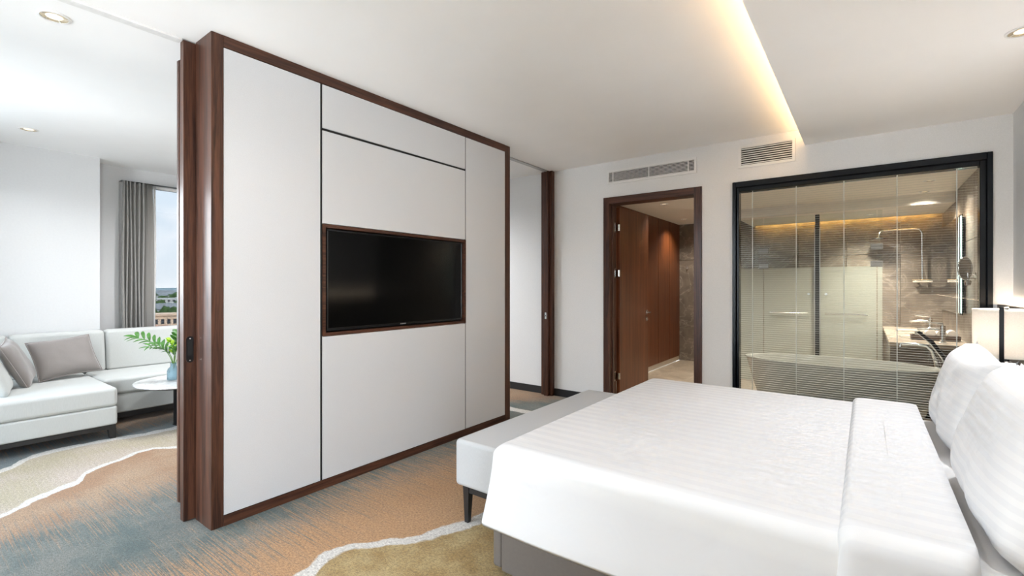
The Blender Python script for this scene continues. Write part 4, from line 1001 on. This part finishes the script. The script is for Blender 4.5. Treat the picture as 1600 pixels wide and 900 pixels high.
for x in (-1.103, 0.104):
    for z in (1.765, 1.56, 0.25): box('hinge', x - 0.06, x + 0.06, SYG - 0.014, SYG - 0.0045, z - 0.036, z + 0.036, 'hinge_steel', sh, 0.003, 1)
for (a, c) in ((-1.02, -0.59), (-0.41, 0.02)):
    tube('handle_bar', [(a, SYG - 0.05, 0.945), (c, SYG - 0.05, 0.945)], 0.010, 'chrome', sh)
    for q in (a + 0.01, c - 0.01): tube('handle_stand', [(q, SYG - 0.05, 0.945), (q, SYG - 0.0045, 0.945)], 0.008, 'chrome', sh)
for x in (-0.585, -0.40): tube('knob', [(x, SYG - 0.035, 1.19), (x, SYG - 0.0045, 1.19)], 0.015, 'chrome', sh, 14)
rs = thing('rain_shower', 'chrome rain shower head on a bent wall pipe', 'shower head', (0.45, 8.2, 1.4))
yw = BY1 - 0.02
tube('riser', [(0.60, yw - 0.05, 1.35), (0.595, yw - 0.05, 2.00), (0.57, yw - 0.06, 2.05), (0.50, yw - 0.08, 2.055), (0.18, yw - 0.18, 2.04), (0.15, yw - 0.19, 2.02), (0.14, yw - 0.19, 1.96)], 0.010, 'chrome', rs)
lathe('rain_head', [(0.012, 1.958), (0.02, 1.945), (0.105, 1.938), (0.105, 1.928)], 0.14, yw - 0.19, 'chrome', rs, 32)
tube('mixer', [(0.50, yw - 0.05, 1.36), (0.70, yw - 0.05, 1.36)], 0.022, 'chrome', rs, 16)
for x in (0.55, 0.65): tube('bracket', [(x, yw - 0.05, 1.36), (x, yw + 0.018, 1.36)], 0.014, 'chrome', rs)
hk = thing('robe_hook', 'small steel robe hook on the stone wall past the wardrobe', 'hook', (-2.46, 8.34, 1.6))
tube('hook_rose', [(-2.47, BY1 - 0.0005, 1.60), (-2.47, BY1 - 0.012, 1.60)], 0.025, 'steel', hk, 18)
tube('hook_peg', [(-2.47, BY1 - 0.012, 1.60), (-2.47, BY1 - 0.05, 1.59), (-2.47, BY1 - 0.06, 1.61)], 0.008, 'steel', hk)

# ------------------------------------------------------------------ city outside the living room window
GZ = -26.0
plain('ground_green', (0.27, 0.285, 0.28), 0.95, var=0.5, scale=0.02)
plain('far_land_haze', (0.30, 0.40, 0.42), 0.95, var=0.15, scale=0.004)  # distance haze painted in as a paler, bluish base colour
plain('facade_peach', (0.85, 0.60, 0.42), 0.9, var=0.08, scale=0.3)
plain('facade_grey', (0.42, 0.43, 0.42), 0.9, var=0.08, scale=0.3)
plain('facade_white', (0.68, 0.66, 0.62), 0.9, var=0.08, scale=0.3)
plain('roof_red', (0.42, 0.17, 0.10), 0.9, var=0.15, scale=0.5)
plain('roof_grey', (0.28, 0.29, 0.29), 0.9, var=0.1, scale=0.5)
plain('win_dark', (0.05, 0.055, 0.06), 0.3)
plain('tree_crown', (0.075, 0.14, 0.045), 0.95, var=0.5, scale=0.25)
plain('tree_bark', (0.10, 0.075, 0.05), 0.95)
struct(box('ground', -3600, -9, -2200, 2800, GZ - 2, GZ, 'ground_green'), 'green city ground far below the window', 'ground')
bm = bmesh.new()
prev = None
for k in range(41):
    y = -2600 + k * 140; hgt = 14 + 10 * mnoise.noise(Vector((k * 0.35, 2.2, 0)))
    row = [bm.verts.new((-3300, y, GZ)), bm.verts.new((-3420, y, GZ + hgt)), bm.verts.new((-3590, y, GZ))]
    if prev:
        for q in range(2): bm.faces.new((prev[q], prev[q + 1], row[q + 1], row[q]))
    prev = row
tag(finish('hills', bm, 'far_land_haze', None, True, 180), 'ridge on the horizon with blue-green haze painted into its colour', 'hill', kind='structure')
def cpt(px, depth):
    """ground position seen in the direction of a picture column"""
    u = (px - 800) / 737.0
    return Vector((-0.6 + 0.8 * u, 0.8 + 0.6 * u, 0)) * depth
BLD = []
def building(px, depth, wd_, dp_, top, mat, roofmat, label, rows, cols, gable=False, ang=0.29):
    c_ = cpt(px, depth)
    root = thing('building', label, 'building', (c_.x, c_.y, GZ), 'buildings of the city view'); root.rotation_euler = (0, 0, math.atan2(0.6, 0.8) * 0.0 - ang)
    def put(o): o.location = (0, 0, 0); return o
    hgt = EYE + top - GZ
    BLD.append((c_ + Vector((-dp_ / 2, 0, 0)), math.hypot(wd_, dp_) / 2 + 0.5))
    put(box('wall', -dp_, 0, -wd_ / 2, wd_ / 2, 0, hgt, mat, root))
    if gable: put(prism('roof', [(-dp_ - 0.6, hgt), (0.8, hgt), (-dp_ / 2, hgt + dp_ * 0.22)], 'Y', -wd_ / 2 - 0.6, wd_ / 2 + 0.6, roofmat, root))
    else: put(box('roof', -dp_ - 0.3, 0.4, -wd_ / 2 - 0.4, wd_ / 2 + 0.4, hgt, hgt + 0.5, roofmat, root))
    wm = box_mesh('window', 0.12, wd_ / cols * 0.5, 1.5, 'win_dark')
    for r_ in range(rows):
        for k in range(cols):
            o = bpy.data.objects.new('window', wm); COL.objects.link(o); o.parent = root
            o.location = (-0.02, -wd_ / 2 + wd_ / cols * (k + 0.25), hgt - 2.6 - 3.1 * r_)
    return root
building(259, 150, 9.6, 10, -9.6, 'facade_peach', 'facade_peach', 'peach apartment block seen low in the window', 4, 6)
building(238, 118, 5, 6, -11.6, 'facade_peach', 'roof_red', 'low house with a red roof in front of the peach block', 2, 4, True)
building(259, 235, 17, 12, -11.6, 'facade_grey', 'roof_grey', 'long grey building among the trees', 3, 9, True)
building(268, 420, 22, 16, -11.8, 'facade_white', 'facade_white', 'pale far building on the right of the window view', 3, 6)
building(246, 600, 24, 16, -13.5, 'facade_white', 'roof_grey', 'small pale building far off beyond the trees', 2, 6)
building(335, 170, 14, 12, -10.0, 'facade_white', 'roof_red', 'white house with a red roof hidden past the sliding door', 3, 5, True)
building(180, 180, 16, 12, -12.0, 'facade_grey', 'roof_red', 'grey house with a red roof hidden past the curtain', 3, 5, True)
tcm = None
def crown_mesh(seed):
    bm = bmesh.new(); bmesh.ops.create_icosphere(bm, subdivisions=3, radius=1.0)
    for v in bm.verts:
        n_ = mnoise.noise(v.co * 2.2 + Vector((seed, 0, 0))) * 0.35 + mnoise.noise(v.co * 6 + Vector((seed, 3, 0))) * 0.2
        v.co *= 1 + n_
    me = bpy.data.meshes.new('crown'); bm.to_mesh(me); bm.free(); me.materials.append(MATS['tree_crown']); return me
CM = [crown_mesh(k * 5.1) for k in range(3)]
bm = bmesh.new(); add_lathe(bm, [(0.35, 0), (0.22, 1.0)], 0, 0, 8); TM = bpy.data.meshes.new('trunk'); bm.to_mesh(TM); bm.free(); TM.materials.append(MATS['tree_bark'])
spots = []
tries = 0
while len(spots) < 26 and tries < 4000:
    tries += 1
    px = random.uniform(222, 292); dep = random.choice([random.uniform(165, 218), random.uniform(262, 400), random.uniform(440, 900)])
    c_ = cpt(px, dep); rr = random.uniform(3.2, 5.2) * (1 if dep < 400 else 1.7)
    if all((c_ - q).length > (rr + r_) * 1.25 for q, r_ in spots) and all((c_ - q).length > rr * 1.3 + r_ for q, r_ in BLD):
        spots.append((c_, rr))
for k, (c_, rr) in enumerate(spots):
    dep = c_.length
    top = random.uniform(9.5, 12.5) if dep < 400 else random.uniform(12, 15)
    hgt = EYE - top - GZ
    root = thing('tree', 'round green tree among the buildings of the window view', 'tree', (c_.x, c_.y, GZ), 'trees of the city view')
    o = bpy.data.objects.new('crown', CM[k % 3]); COL.objects.link(o); o.parent = root
    o.scale = (rr, rr, hgt * 0.36); o.location = (0, 0, hgt * 0.66)
    o = bpy.data.objects.new('trunk', TM); COL.objects.link(o); o.parent = root; o.scale = (1, 1, hgt * 0.4)
